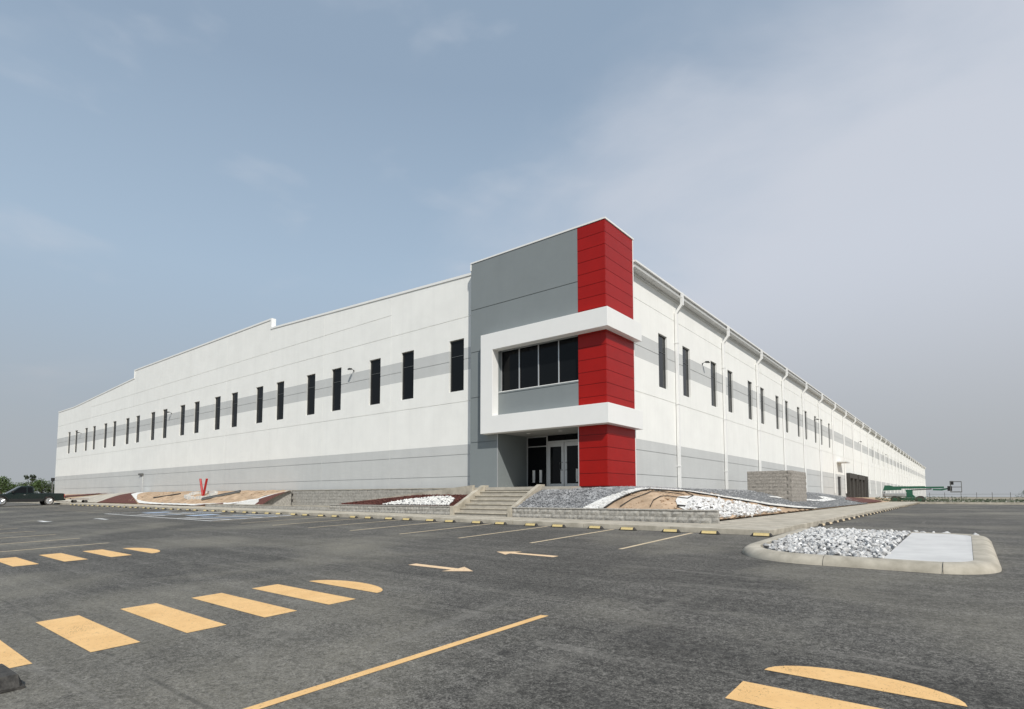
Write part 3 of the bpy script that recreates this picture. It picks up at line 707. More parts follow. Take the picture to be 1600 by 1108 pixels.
# ------------------------------------------------------------------ warehouse
BASE = Vector((-12.25, 22.0, 1.5))
wh = thing('warehouse', BASE, 'long white and grey warehouse with red corner tower', 'warehouse')
ZJ = [2.10, 3.28, 6.12, 8.42, 10.72]                 # horizontal reveals
PAINT = [(3.82, 'lgrey'), (7.83, 'white'), (9.04, 'lgrey'), (99, 'white')]
GR = .032; GD = .03
WZ0, WZ1, WW = 6.75, 9.60, 1.10
def wall_panel(name, width, z0, top, mapf, wins=(), joints=ZJ, holes=()):
    """one tilt-up panel: recessed reveals, window openings, painted bands; top is a function of u"""
    us = {.008, width - .008}; zs = {z0}
    for w in wins: us |= {w - WW / 2, w + WW / 2}
    hl = [(w - WW / 2, w + WW / 2, WZ0, WZ1) for w in wins] + list(holes)
    for h in holes: us |= {h[0], h[1]}
    for h in hl: zs |= {h[2], h[3]}
    for j in joints: zs |= {j, j + GR}
    for p, _ in PAINT[:-1]: zs.add(p)
    tmin = min(top(0), top(width)); zs = sorted(z for z in zs if z < tmin - .05); us = sorted(us); zs.append(1e9)
    def dep(i, j):
        if i < 0 or j < 0 or i >= len(us) - 1 or j >= len(zs) - 1: return .16
        uc = (us[i] + us[i + 1]) / 2; zc = zs[j] + .004
        for h in hl:
            if h[0] < uc < h[1] and h[2] - 1e-4 < zc < h[3]: return None
        for q in joints:
            if q - 1e-4 < zc < q + GR: return GD
        return 0.
    def P(i, j, d):
        z = zs[j] if zs[j] < 1e8 else top(us[i]); return mapf(us[i], d, z)
    mb = MB()
    def pm(j):
        zc = zs[j] + .004
        for a, n in PAINT:
            if zc < a: return 0 if n == 'white' else 1
    for i in range(len(us) - 1):
        for j in range(len(zs) - 1):
            d = dep(i, j)
            if d is None: continue
            m = pm(j); mb.quad(P(i, j, d), P(i + 1, j, d), P(i + 1, j + 1, d), P(i, j + 1, d), m)
            for (ni, nj, a, b) in ((i - 1, j, (i, j), (i, j + 1)), (i + 1, j, (i + 1, j), (i + 1, j + 1)), (i, j - 1, (i, j), (i + 1, j)), (i, j + 1, (i, j + 1), (i + 1, j + 1))):
                e = dep(ni, nj); e = .16 if e is None else e
                if e > d: mb.quad(P(*a, d), P(*b, d), P(*b, e), P(*a, e), m)
    return put(name, mb.mesh(name, ['white', 'lgrey']), parent=wh)
# window unit, local origin at its lower centre, facing -Y
def window_meshes(w, h, dv=()):
    f = MB(); t = .045
    f.box(-w / 2, -w / 2 + t, 0, .06, 0, h); f.box(w / 2 - t, w / 2, 0, .06, 0, h); f.box(-w / 2 + t, w / 2 - t, 0, .06, 0, t); f.box(-w / 2 + t, w / 2 - t, 0, .06, h - t, h)
    for q in dv: f.box(-w / 2 + t, w / 2 - t, .004, .058, q - .012, q + .012)
    p = MB().box(-w / 2 + .03, w / 2 - .03, .03, .042, .03, h - .03)
    return f, p
fm, pm_ = window_meshes(WW, WZ1 - WZ0, (1.95,)); fme = fm.mesh('window', ['frame']); pme = pm_.mesh('pane', ['glassd']); pmr = pm_.mesh('pane', ['glassr'])
sill = MB().box(-WW / 2 - .02, WW / 2 + .02, -.15, .0, -.03, -.004).mesh('sill', ['trim'])
def window(loc, rz, pane):
    w = put('window', fme, loc, wh, (0, 0, rz)); put_local('pane', pane, w); return w
# --- front wall (faces the car park)
YF = 22.0; PJ = [-26.95 - 7.11 * k for k in range(11)]
def par(X):
    if X > -41.15: return 12.93 + (13.88 - 12.93) * (-20 - X) / 21.15
    if X > -69.60: return 14.60
    if X > -90.9: return 13.74 + (12.70 - 13.74) * (-69.6 - X) / 21.3
    return 12.70
edges_ = [-19.9] + PJ
for k in range(len(edges_) - 1):
    xa, xb = edges_[k + 1], edges_[k]; W = xb - xa
    wins = [xb - 1.52 - xa, xa + 1.52 - xa] if k else [-21.42 - xa, xa + 1.52 - xa]
    if k == 10: wins = [xb - 1.52 - xa]
    e = .02; top = lambda u, xa=xa, W=W: par(xa + min(max(u, .03), W - .03))
    js = ZJ + ([12.06] if 1 <= k <= 8 else [])
    wall_panel('wall_panel', W, 1.2, top, lambda u, d, z, xa=xa: (xa + u, YF + d, z), wins, js)
    for w in wins: window((xa + w, YF + .10, WZ0), 0, pme)
    # coping, stepping with the roof line
    cp = MB(); t0, t1 = top(0), top(W)
    cp.prism([(xa, t0), (xb, t1), (xb, t1 + .13), (xa, t0 + .13)], YF - .045, YF + .30, 'y'); put('coping', cp.mesh('coping', ['trim']), parent=wh)
for X, za, zb in ((-41.17, 13.88, 14.73), (-69.61, 13.74, 14.73)):
    put('coping', MB().box(X - .07, X + .07, YF - .05, YF + .31, za, zb).mesh('coping', ['trim']), parent=wh)
# --- side wall
XR = -12.25; SJ = [29.78 + 7.78 * k for k in range(32)]; YEND = 29.78 + 7.78 * 31
ed = [24.15] + SJ[:32]; EAVE = 12.22
for k in range(len(ed) - 1):
    ya, yb = ed[k], ed[k + 1]; W = yb - ya; wins = []; holes = []
    if k <= 6: wins = ([1.62] if k else []) + [W - 1.62]
    if k == 0: wins = [W - 1.62]
    if 12 <= k: wins = [1.62, W - 1.62]
    if k == 11: wins = [W - 1.62]
    if k == 7: holes = [(2.7, 5.2, 1.2, 3.55)]
    if k in (8, 9, 10): holes = [(.0 + .55, W - .55, 1.2, 4.2)] if k < 10 else [(.55, 2.6, 1.2, 4.2)]
    wall_panel('wall_panel', W, .4, lambda u: EAVE - .05, lambda u, d, z, ya=ya: (XR - d, ya + u, z), wins, ZJ, holes)
    for w in wins: window((XR - .10, ya + w, WZ0), R(90), pmr)
    if k == 7:
        d_ = put('door', MB().box(-.02, 1.24 * 2, 0, .06, -.4, 2.03).mesh('door', ['black']), (XR - .10, ya + 2.72, 1.5), wh, (0, 0, R(90)))
        put('door_canopy', MB().box(XR + .002, XR + 1.0, ya + 2.4, ya + 5.6, 5.25, 5.38).mesh('door_canopy', ['gutter']), parent=wh)
    for h in holes if k > 7 else []:
        wd = h[1] - h[0]; nb = 2 if wd > 3 else 1
        put('dock_recess', MB().box(XR - .16, XR - .13, ya + h[0], ya + h[1], .4, 4.2).mesh('dock_recess', ['black']), parent=wh)
        for q in range(nb):
            y0 = ya + h[0] + wd * q / nb; y1 = y0 + wd / nb
            sh = MB().box(XR - .12, XR + .5, y0 + .05, y0 + .55, .6, 3.5); sh.box(XR - .12, XR + .5, y1 - .55, y1 - .05, .6, 3.5); sh.box(XR - .12, XR + .52, y0 + .05, y1 - .05, 3.5, 4.15)
            put('dock_shelter', sh.mesh('dock_shelter', ['rubber']), parent=wh)
            put('dock_door', MB().box(XR - .10, XR - .05, y0 + .56, y1 - .56, .6, 3.5).mesh('dock_door', ['lgrey']), parent=wh)
# structural core: sealant-coloured face behind the panel joints, roof, end walls
core = MB(); core.box(-98.0, -20.1, 22.32, 22.42, .4, 12.3); core.box(-12.8, XR - .32, 24.4, YEND - .05, .4, 12.1); core.box(-98.1, -97.9, 22.43, YEND, .4, 12.6); core.box(-97.8, -12.9, YEND - .2, YEND, .4, 12.1)
put('wall_core', core.mesh('wall_core', ['sealant']), parent=wh)
jo = MB()
for x in PJ[:-1]: jo.box(x - .012, x + .012, YF + .012, YF + .12, 1.2, min(par(x - .05), par(x + .05)) - .02)
for y in SJ[:-1]: jo.box(XR - .12, XR - .012, y - .012, y + .012, .5, EAVE - .1)
put('joint_sealant', jo.mesh('joint_sealant', ['sealant']), parent=wh)
rf = MB(); ye = YEND
rf.quad((-11.9, 24.2, 12.16), (-11.9, ye, 12.16), (-55.4, ye, 13.9), (-55.4, 22.3, 13.9)); rf.quad((-55.4, 22.3, 13.9), (-55.4, ye, 13.9), (-98.2, ye, 12.3), (-98.2, 22.3, 12.3))
rf.quad((-11.95, 24.2, 12.16), (-55.4, 22.3, 13.9), (-19.9, 22.3, 12.3), (-19.9, 24.2, 12.3))
roof = put('roof', rf.mesh('roof', ['metalw']), parent=wh)
# eaves: flashing lip, shadowed gutter, and downspouts
put('eaves_flashing', MB().box(XR - .1, XR + .44, 24.22, YEND, 12.20, 12.29).mesh('eaves_flashing', ['metalw']), parent=wh)
gt = MB(); prof = [(XR + .003, 11.93), (XR + .32, 11.93), (XR + .38, 11.96), (XR + .40, 12.05), (XR + .24, 12.07), (XR + .24, 12.19), (XR + .003, 12.19)]
gt.prism(prof, 24.22, YEND, 'y'); put('gutter', gt.mesh('gutter', ['gutter']), parent=wh)
put('soffit_trim', MB().box(XR + .003, XR + .08, 24.22, YEND, 11.84, 11.92).mesh('soffit_trim', ['gutter']), parent=wh)
ds = MB(); s = .075
def sq(mb, a, b, w):                                       # square pipe between two points in the x-z plane
    a = Vector(a); b = Vector(b); d = (b - a).normalized(); u = Vector((0, 1, 0)); v = d.cross(u); i = len(mb.v)
    for p in (a, b):
        for (p_, q_) in ((-1, -1), (1, -1), (1, 1), (-1, 1)): mb.v.append(tuple(p + u * p_ * w + v * q_ * w))
    for k in range(4): mb.f.append((i + k, i + (k + 1) % 4, i + 4 + (k + 1) % 4, i + 4 + k)); mb.m.append(0)
    mb.f += [(i + 3, i + 2, i + 1, i), (i + 4, i + 5, i + 6, i + 7)]; mb.m += [0, 0]
ds.box(.405, .52, -.09, .09, 10.46, 10.74)
sq(ds, (.46, 0, 10.48), (.45, 0, 10.05), s); sq(ds, (.45, 0, 10.09), (.11, 0, 9.66), s * .99); sq(ds, (.11, 0, 9.72), (.11, 0, .0), s * .98)
dsm = ds.mesh('downspout', ['metalw'])
br = MB().box(.0, .20, -.10, .10, -.025, .025).mesh('bracket', ['metalw'])
for k, y in enumerate(SJ[:-1]):
    d = put('downspout', dsm, (XR + .003, y, 1.5), wh)
    for z in (1.2, 4.6, 8.0): put_local('bracket', br, d, (0, 0, z))
# conduit riser on the front wall
put('conduit_riser', MB().box(-66.6, -65.9, 21.93, 21.99, 1.2, 3.25).mesh('conduit_riser', ['lgrey']), parent=wh)
put('conduit_head', MB().box(-66.7, -65.8, 21.80, 21.985, 3.255, 3.45).mesh('conduit_head', ['fence']), parent=wh)

# --- corner tower
TY = 21.5; TX0, TX1, TXR = -19.91, -11.94, -13.36; TZ = 13.26
mb = MB()
def tow(u0, u1, zs, holes):
    us = sorted({u0, u1} | {h[0] for h in holes} | {h[1] for h in holes}); cz = sorted(set(zs))
    gro = (3.80, 6.12, 8.50, 10.74)
    for i in range(len(us) - 1):
        for j in range(len(cz) - 1):
            uc = (us[i] + us[i + 1]) / 2; zc = (cz[j] + cz[j + 1]) / 2
            if any(h[0] < uc < h[1] and h[2] < zc < h[3] for h in holes): continue
            d = .03 if any(g - 1e-4 < cz[j] < g + .03 for g in gro if cz[j + 1] - cz[j] < .05) else 0
            mb.box(us[i], us[i + 1], TY + d, TY + .25, cz[j], cz[j + 1])
RX = -18.06
tow(TX0, TXR, [1.3, 3.80, 3.835, 4.22, 6.12, 6.155, 6.22, 8.36, 8.50, 8.535, 10.74, 10.775, TZ], [(RX, TXR, 1.3, 4.22), (RX + .04, TXR, 6.22, 8.36)])
put('tower_front', mb.mesh('tower_front', ['dgrey']), parent=wh)
tb = MB(); tb.box(TX0, TX0 + .2, TY + .26, 24.1, 1.3, TZ - .004); tb.box(TXR - .0, TX1 - .05, TY + .05, 24.10, 1.3, TZ - .002); tb.box(TX0 + .21, TXR - .01, 24.1, 24.3, 4.3, TZ - .006)
put('tower_core', tb.mesh('tower_core', ['dgrey']), parent=wh)
put('tower_roof', MB().box(TX0 + .21, TXR - .01, TY + .26, 24.09, 12.6, 12.8).mesh('tower_roof', ['dgrey']), parent=wh)
# recess: side wall, ceiling
put('recess_wall', MB().box(RX - .2, RX, TY + .002 + .25, 24.2, 1.31, 4.40).mesh('recess_wall', ['dgrey']), parent=wh)
put('recess_edge', MB().box(RX - .03, RX + .003, TY - .004, TY + .02, 1.5, 4.15).mesh('recess_edge', ['alu']), parent=wh)
sf = put('soffit', MB().box(RX + .005, TXR - .005, TY + .11, 24.1, 4.18, 4.215).mesh('soffit', ['soffit']), parent=wh)
for X in (-16.9, -15.0): put('downlight', MB().cyl((0, 0, 0), .10, .03, 'z', 16).mesh('downlight', ['bright']), (X, 22.5, 4.178), wh)
# copings of the tower
for i, b in enumerate(((TX0 - .03, TX1 + .04, TY - .03, TY + .30), (TX1 - .20, TX1 + .041, TY + .301, 24.25), (TX0 - .05, TX0 + .25, TY + .301, 24.25), (TX0 + .251, TX1 - .201, 24.0, 24.30))):
    put('coping', MB().box(*b, TZ + .002, TZ + .075).mesh('coping', ['trim']), parent=wh)
put('corner_trim', MB().box(TX0 - .05, TX0 + .035, TY - .02, TY + .10, 12.9, TZ).mesh('corner_trim', ['trim']), parent=wh)
# red cladding: one panel each
NP = 21; PH = (TZ - 1.5) / NP
pf = MB().box(.008, TX1 - TXR - .004, 0, .048, .010, PH - .010).mesh('cladding_panel', ['red']); ps = MB().box(-.045, .0, .052, 24.15 - TY - .01, .010, PH - .010).mesh('cladding_panel', ['red'])
for k in range(NP):
    z = 1.5 + PH * k
    put('cladding_panel', pf, (TXR, TY, z), wh); put('cladding_panel', ps, (TX1, TY, z), wh)
rl = MB().box(TXR + .01, TX1 - .02, TY + .02, TY + .049, 1.46, TZ - .01); rl.box(TX1 - .049, TX1 - .02, TY + .05, 24.13, 1.46, TZ - .01); put('cladding_rail', rl.mesh('cladding_rail', ['redback']), parent=wh)
put('edge_trim', MB().box(TXR - .035, TXR + .006, TY - .008, TY + .03, 1.5, 4.15).mesh('edge_trim', ['alu']), parent=wh)
put('edge_trim', MB().box(TX1 - .05, TX1 + .012, 24.142, 24.20, 1.5, TZ - .003).mesh('edge_trim', ['trim']), parent=wh)
# white projecting frame: C on the front, wrapping the corner
FX0, FX1, FY = -18.80, -11.60, 21.03
fr = MB()
prof = [(FX0, 4.15), (FX1, 4.15), (FX1, 5.01), (FX0 + .78, 5.01), (FX0 + .78, 8.30), (FX1, 8.30), (FX1, 9.14), (FX0, 9.14)]
fr.prism(prof, FY, TY - .002, 'y')
for z0, z1 in ((4.15, 5.01), (8.30, 9.14)): fr.box(TX1 + .002, FX1, TY - .002, 24.30, z0, z1)
bevel(put('projecting_frame', fr.mesh('projecting_frame', ['trim']), parent=wh), .012, 2)
fl = MB()
for z0 in (4.15, 8.30): fl.box(FX0 + .9, FX1 - .05, FY + .05, TY - .01, z0 - .006, z0 - .003)
# upper window band
wx0, wx1 = RX + .05, TXR - .01; wy = TY + .20
m4 = (wx1 - wx0) / 4
wfr = MB(); wfr.box(wx0, wx1, wy, wy + .05, 6.22, 6.30); wfr.box(wx0, wx1, wy, wy + .05, 8.30, 8.36)
for k in range(5):
    w_ = .05; xx = wx0 + m4 * k; xx = min(max(xx, wx0 + w_ / 2), wx1 - w_ / 2); wfr.box(xx - w_ / 2, xx + w_ / 2, wy - .02, wy + .049, 6.301, 8.299)
wb = put('ribbon_window', wfr.mesh('ribbon_window', ['alu']), parent=wh)
for k in range(4): put('pane', MB().box(wx0 + m4 * k + .02, wx0 + m4 * (k + 1) - .02, wy + .02, wy + .03, 6.28, 8.32).mesh('pane', ['glassd']), parent=wb)
put('sill', MB().box(wx0, wx1, TY + .003, wy - .003, 6.222, 6.255).mesh('sill', ['trim']), parent=wb)
put('opening_back', MB().box(RX, TXR, wy + .06, wy + .10, 6.1, 8.5).mesh('opening_back', ['black']), parent=wh)
# entrance glazing at the back of the recess
GY = 23.92; gl = put('entrance_glazing', None, (-16.4, GY, 1.5), wh)
g = MB()
for x0, x1, z0, z1 in ((RX + .002, RX + .06, 1.5, 4.17), (-16.80, -16.72, 1.5, 4.17), (RX + .06, -16.80, 3.62, 3.67), (-16.72, TXR + .6, 3.80, 3.88), (RX + .06, -16.80, 1.5, 1.60), (-14.72, -14.64, 1.5, 3.80), (RX + .06, -16.80, 4.12, 4.17)): g.box(x0, x1, GY - .03, GY + .05, z0, z1)
put('glazing_frame', g.mesh('glazing_frame', ['alu']), parent=gl)
for x0, x1, z0, z1 in ((RX + .05, -16.79, 1.58, 3.63), (RX + .05, -16.79, 3.66, 4.17), (-16.73, -13.0, 3.87, 4.17), (-14.65, -13.0, 1.5, 3.81)): put('pane', MB().box(x0, x1, GY + .0, GY + .012, z0, z1).mesh('pane', ['glassd']), parent=gl)
for x0, x1 in ((-16.715, -15.735), (-15.705, -14.725)):
    d = MB(); st = .15
    d.box(x0, x0 + st, GY - .025, GY + .03, 1.52, 3.79); d.box(x1 - st, x1, GY - .025, GY + .03, 1.52, 3.79); d.box(x0 + st, x1 - st, GY - .025, GY + .03, 3.58, 3.79); d.box(x0 + st, x1 - st, GY - .025, GY + .03, 1.52, 1.70)
    d.box(x0 + st - .01, x1 - st + .01, GY, GY + .012, 1.69, 3.60, 1)
    dl = put('door_leaf', d.mesh('door_leaf', ['alu', 'glassd']), parent=gl)
hx = -15.72
for s_ in (-1, 1):
    xh = hx + .09 * s_; h = MB(); h.tube([(xh, GY - .03, 2.38), (xh + .13 * s_, GY - .09, 2.38), (xh + .13 * s_, GY - .09, 2.76), (xh, GY - .03, 2.76)], .016, 8); put('door_pull', h.mesh('door_pull', ['frame']), parent=gl)
for X, w_ in ((-17.62, .16), (-17.18, .16), (-15.90, .09), (-14.98, .12)): put('white_sticker', MB().box(X - w_ / 2, X + w_ / 2, GY - .012, GY - .006, 1.78, 2.42).mesh('white_sticker', ['bright']), parent=gl)
put('recess_back', MB().box(RX, TX1 - .1, GY + .08, GY + .12, 1.4, 4.3).mesh('recess_back', ['black']), parent=wh)

# wall lamps
lm = MB(); lm.box(-.07, .07, -.05, .0, -.12, .12); lm.tube([(0, -.03, .0), (0, -.22, .16), (0, -.42, .18)], .035, 8)
lm.prism([(-.38, .10), (-.86, .02), (-.90, .12), (-.80, .24), (-.40, .26)], -.15, .15, 'x'); lm.v = [(a * .5, b * .5, c * .5) for a, b, c in lm.v]; lme = lm.mesh('lamp_housing', ['black'])
lle = MB().prism([(-.42, .075), (-.80, .012), (-.80, .004), (-.42, .067)], -.11, .11, 'x'); lle.v = [(a * .5, b * .5, c * .5) for a, b, c in lle.v]; lle = lle.mesh('lens', ['gutter'])
def lamp(loc, rz, label):
    t = thing('wall_lamp', loc, label, 'lamp', 'wall lamps on the warehouse', rz); put_local('housing', lme, t); put_local('lens', lle, t)
lamp((-30.6, 21.99, 9.15), 0, 'black wall lamp on the front wall nearest the tower')
lamp((-59.4, 21.99, 9.05), 0, 'black wall lamp in the middle of the front wall')
lamp((-87.3, 21.99, 9.05), 0, 'black wall lamp near the far left end of the front wall')
for y, s_ in ((33.9, 'nearest the tower'), (66.4, 'before the dock doors'), (97.6, 'above the dock doors'), (131, 'just past the dock doors'), (163, 'far beyond the dock doors')): lamp((XR + .01, y, 9.1), R(90), 'black wall lamp on the side wall ' + s_)

# ------------------------------------------------------------------ wheel stops
sb = MB(); pr = [(-.075, 0), (.075, 0), (.075, .02), (.045, .095), (-.045, .095), (-.075, .02)]
i = 0; L = .26
def taper(mb, e, k): return [(x, y * k, z * k) for x, y, z in [(e, p[0], p[1]) for p in pr]]
for (e, k, zt) in ((-.275, 1, .03), (-.215, 1, 1), (.215, 1, 1), (.275, 1, .03)):
    for p in pr: sb.v.append((e, p[0], min(p[1], .095 if zt == 1 else .02)))
for q in range(3):
    for a in range(6):
        b = (a + 1) % 6; sb.f.append((q * 6 + a, q * 6 + b, (q + 1) * 6 + b, (q + 1) * 6 + a)); sb.m.append(0)
sb.f += [tuple(range(5, -1, -1)), tuple(range(18, 24))]; sb.m += [0, 0]
stop_me = sb.mesh('rubber_body', ['rubber'])
st_f = MB(); st_f.v = [(-.20, -.0755, .026), (.20, -.0755, .026), (.20, -.0465, .093), (-.20, -.0465, .093), (-.205, -.044, .0975), (.205, -.044, .0975), (.205, .030, .0975), (-.205, .030, .0975), (-.20, -.072, .026), (.20, -.072, .026), (.20, -.043, .093), (-.20, -.043, .093)]
st_f.f = [(0, 1, 2, 3), (4, 5, 6, 7)]; st_f.m = [0, 0]
for q in st_f.f: pass
strip_me = bpy.data.meshes.new('reflective_strip'); strip_me.from_pydata([(x, y - (.002 if i < 4 else 0), z) for i, (x, y, z) in enumerate(st_f.v[:8])], [], st_f.f); strip_me.materials.append(M['yel']); strip_me.update()
strip_pale = strip_me.copy(); strip_pale.materials[0] = M['paintC']
def stop(X, Y, rz, label, group, strip_me=strip_me):
    t = thing('wheel_stop', (X, Y, lotz(X, Y) + .001), label, 'wheel stop', group, rz); t.rotation_euler[2] = rz + random.gauss(0, .02)
    put_local('rubber_body', stop_me, t); put_local('reflective_strip', strip_me, t); return t
k = 0
for x in [-3.67] + stall_x:
    for dx in ((-.60,) if x == -3.67 else (.55, -.58)):
        k += 1
        if k > 49: break
        stop(x + dx, 15.92 + random.uniform(-.03, .03), random.gauss(0, .015), ordn(k) + ' wheel stop along the front kerb counting left from the island', 'wheel stops along the front kerb')
k = 0; y = 21.3
while y < 71:
    for dy in (.65, 1.95):
        k += 1; stop(-3.93, y + dy, R(90), ordn(k) + ' wheel stop along the side kerb counting away from the island', 'wheel stops along the side kerb', strip_pale)
    y += 2.72
near_strip = bpy.data.meshes.new('reflective_strip'); near_strip.from_pydata([(-.2, .052, .0825), (.2, .052, .0825), (.2, .046, .0965), (-.2, .046, .0965)], [], [(0, 1, 2, 3)]); near_strip.materials.append(M['paintW'])
t = stop(-6.36, 1.14, 0.03, 'worn black wheel stop nearest the camera, cut by the frame', None, near_strip); t.scale = (1.15, 1.2, 1.15)

# ------------------------------------------------------------------ red V posts, pipes on the soil
zb = bank(-47.9, 20.3)
t = thing('v_sign', (-47.9, 20.3, zb), 'two red posts leaning apart in a V on the tan bed', 'sign')
for s_ in (-1, 1):
    mb = MB(); mb.tube([(0, .0, -.1), (.50 * s_, .04 * s_, 1.40)], .085, 10); put_local('post', smooth(mb.mesh('post', ['signred'])), t)
mb = MB()
for a in range(26):
    q = 2 * math.pi * a / 26; s_ = random.uniform(.10, .2); X = -48.3 + 2.2 * math.cos(q) + random.uniform(-.2, .2); Y = 20.35 + .55 * math.sin(q); Zz = bank(X, Y) + .1
    mb.box(X - s_, X + s_, Y - s_, Y + s_, Zz - s_, Zz + s_ * .7)
put('stone_ring', mb.mesh('stone_ring', ['pebble']), label='ring of white stones around the red V posts', cat='stones', kind='stuff')
def pipe(a, b, r, label, m='black'):
    mb = MB(); mb.tube([(*a, bank(*a) + r + .05), (*b, bank(*b) + r + .05)], r, 10); put('pipe', smooth(mb.mesh('pipe', [m])), label=label, cat='pipe', group='pipes lying on the tan bed')
pipe((-46.6, 19.7), (-43.4, 21.1), .07, 'black pipe lying on the tan bed right of the V posts'); pipe((-46.3, 19.55), (-42.9, 20.8), .08, 'grey pipe lying beside the black pipe', 'fence')
pipe((-56.6, 19.8), (-53.0, 20.6), .05, 'thin dark pipe lying on the tan bed left of the V posts')

# ------------------------------------------------------------------ boom lift
LZ = .28
bl = thing('boom_lift', (-5.5, 82.5, LZ), 'green boom lift with stowed boom and railed basket', 'boom lift')
def lp(name, mb, m, parent=bl): return put_local(name, mb.mesh(name, m if isinstance(m, list) else [m]), parent)
LS = 1.05; bl.scale = (LS, LS, LS)
lp('chassis', MB().box(-1.6, 1.6, -.75, .75, .35, .65), 'green')
for x_ in (-1.15, 1.15):
    for y_ in (-.95, .95):
        w = lp('wheel', MB().cyl((x_, y_, .42), .42, .32, 'y', 20), 'rubber'); put_local('rim', MB().cyl((x_, y_, .42), .2, .34, 'y', 14).mesh('rim', ['green']), w)
mb = MB().box(-2.2, -.1, -1.0, 1.0, .72, 1.16); bevel(lp('engine_cover', mb, 'silver'), .12, 3)
bevel(lp('counterweight', MB().box(-2.35, -2.22, -.9, .9, .70, 1.35), 'silver'), .03)
lp('turret', MB().prism([(-.25, .66), (.75, .66), (.45, 1.0), (.45, 1.55), (-.20, 1.55), (-.05, 1.0)], -.45, .45, 'y'), 'green')
lp('boom_tail', MB().prism([(-2.35, 1.45), (-.6, 1.52), (-.6, 1.72), (-1.7, 2.05), (-2.15, 2.05)], -.30, .30, 'y'), 'green')
lp('boom_section', MB().box(-1.9, 1.6, -.16, .16, 1.66, 1.93), 'green'); lp('boom_section', MB().box(1.6, 3.3, -.12, .12, 1.68, 1.87), 'green')
lp('boom_cylinder', MB().tube([(.3, 0, 1.5), (2.2, 0, 1.6)], .06, 8), 'fence')
lp('jib', MB().prism([(2.3, 1.45), (3.1, 1.42), (3.8, 1.60), (3.8, 1.74), (3.0, 1.60), (2.3, 1.63)], -.09, .09, 'y'), 'green'); lp('rotator', MB().box(3.6, 4.0, -.15, .15, 1.38, 1.9), 'black')
bk = lp('basket', MB().box(3.85, 4.85, -.9, .9, 1.22, 1.32), 'fence')
for (x_, y_) in ((3.88, -.87), (4.82, -.87), (3.88, .87), (4.82, .87)): put_local('rail_post', MB().tube([(x_, y_, 1.3), (x_, y_, 2.38)], .03, 6).mesh('rail_post', ['fence']), bk)
for z_ in (1.8, 2.38):
    for a, b in (((3.88, -.87), (4.82, -.87)), ((4.82, -.87), (4.82, .87)), ((4.82, .87), (3.88, .87)), ((3.88, .87), (3.88, -.87))): put_local('rail', MB().tube([(*a, z_), (*b, z_)], .028, 6).mesh('rail', ['fence']), bk)
put_local('control_box', MB().box(3.82, 4.15, -.3, .3, 2.05, 2.45).mesh('control_box', ['black']), bk)

# ------------------------------------------------------------------ pickup truck (faces -Y, side towards the camera)
TXc, TYr = -70.6, 15.3
tz = (lotz(TXc, 15.3) + lotz(TXc, 11.8)) / 2
tk = thing('pickup_truck', (TXc, TYr - 1.75, tz), 'dark green extended cab pickup with chrome wheels', 'pickup truck')
tk.rotation_euler = (math.atan(.0352), 0, R(-90))          # local +x = towards the tail is -x; nose along -Y
tk.scale = (1, 1, 1.07)
# local frame: +x forward (nose), y sideways, z up; after -90 deg turn nose points to -Y
W2 = .86
def tp(name, mb, m, sm=True, bv=0):
    me = mb.mesh(name, m if isinstance(m, list) else [m]); o = put_local(name, me, tk)
    if bv: bevel(o, bv, 3); smooth(me, 40)
    return o
wb_ = 1.75
def arch(cx, r=.42, n=8): return [(cx + r * math.cos(math.pi * i / n), .40 + r * math.sin(math.pi * i / n)) for i in range(n + 1)]
low = [(-2.92, .45), (-2.92, 1.08), (-.55, 1.09), (.95, 1.06), (1.30, 1.04), (2.45, .93), (2.62, .78), (2.62, .42)] + arch(wb_) + [(1.2, .34), (-1.2, .34)] + arch(-wb_)
tp('body', MB().prism(low, -W2, W2, 'y'), 'truck', bv=.05)
cabp = [(-.62, 1.085), (-.55, 1.68), (-.35, 1.74), (.35, 1.72), (1.28, 1.05)]
cb = MB(); n = len(cabp); top_in = .12
for sgn in (-1, 1):
    for (x_, z_) in cabp: cb.v.append((x_, sgn * (W2 - .02 - (top_in if z_ > 1.3 else 0)), z_))
cb.f = [tuple(range(n)), tuple(range(2 * n - 1, n - 1, -1))] + [(i, (i + 1) % n, n + (i + 1) % n, n + i) for i in range(n)]; cb.m = [0] * len(cb.f)
cab = tp('cab', cb, 'truck', bv=.04)
def sidewin(pts, nm='side_window'):
    for sgn in (-1, 1):
        mb = MB(); v = [(x_, sgn * (W2 + .004 - .12 * (z_ - 1.085) / .62 - .012), z_) for x_, z_ in pts]; mb.v = v; mb.f = [tuple(range(len(v)))]; mb.m = [0]; put_local(nm, mb.mesh(nm, ['glassd']), cab)
sidewin([(-.50, 1.14), (-.10, 1.14), (-.10, 1.62), (-.44, 1.62)]); sidewin([(-.02, 1.12), (1.05, 1.12), (.42, 1.62), (-.02, 1.62)])
mb = MB(); mb.v = [(1.24, -.70, 1.10), (1.24, .70, 1.10), (.39, .62, 1.70), (.39, -.62, 1.70)]; mb.v = [(x_ + .035, y_, z_ + .03) for x_, y_, z_ in mb.v]; mb.f = [(0, 1, 2, 3)]; mb.m = [0]; put_local('windscreen', mb.mesh('windscreen', ['glassd']), cab)
tp('cargo_bed_liner', MB().box(-2.80, -.66, -.72, .72, 1.082, 1.096), 'black')
for x_ in (wb_, -wb_):
    for sgn in (-1, 1):
        w = tp('wheel', MB().cyl((x_, sgn * .76, .37), .37, .24, 'y', 24), 'rubber')
        rm = MB(); rm.cyl((x_, sgn * .885, .37), .27, .03, 'y', 20)
        for q in range(5):
            a = 2 * math.pi * q / 5; rm.tube([(x_, sgn * .905, .37), (x_ + .24 * math.cos(a), sgn * .905, .37 + .24 * math.sin(a))], .04, 6)
        put_local('rim', rm.mesh('rim', ['chrome']), w)
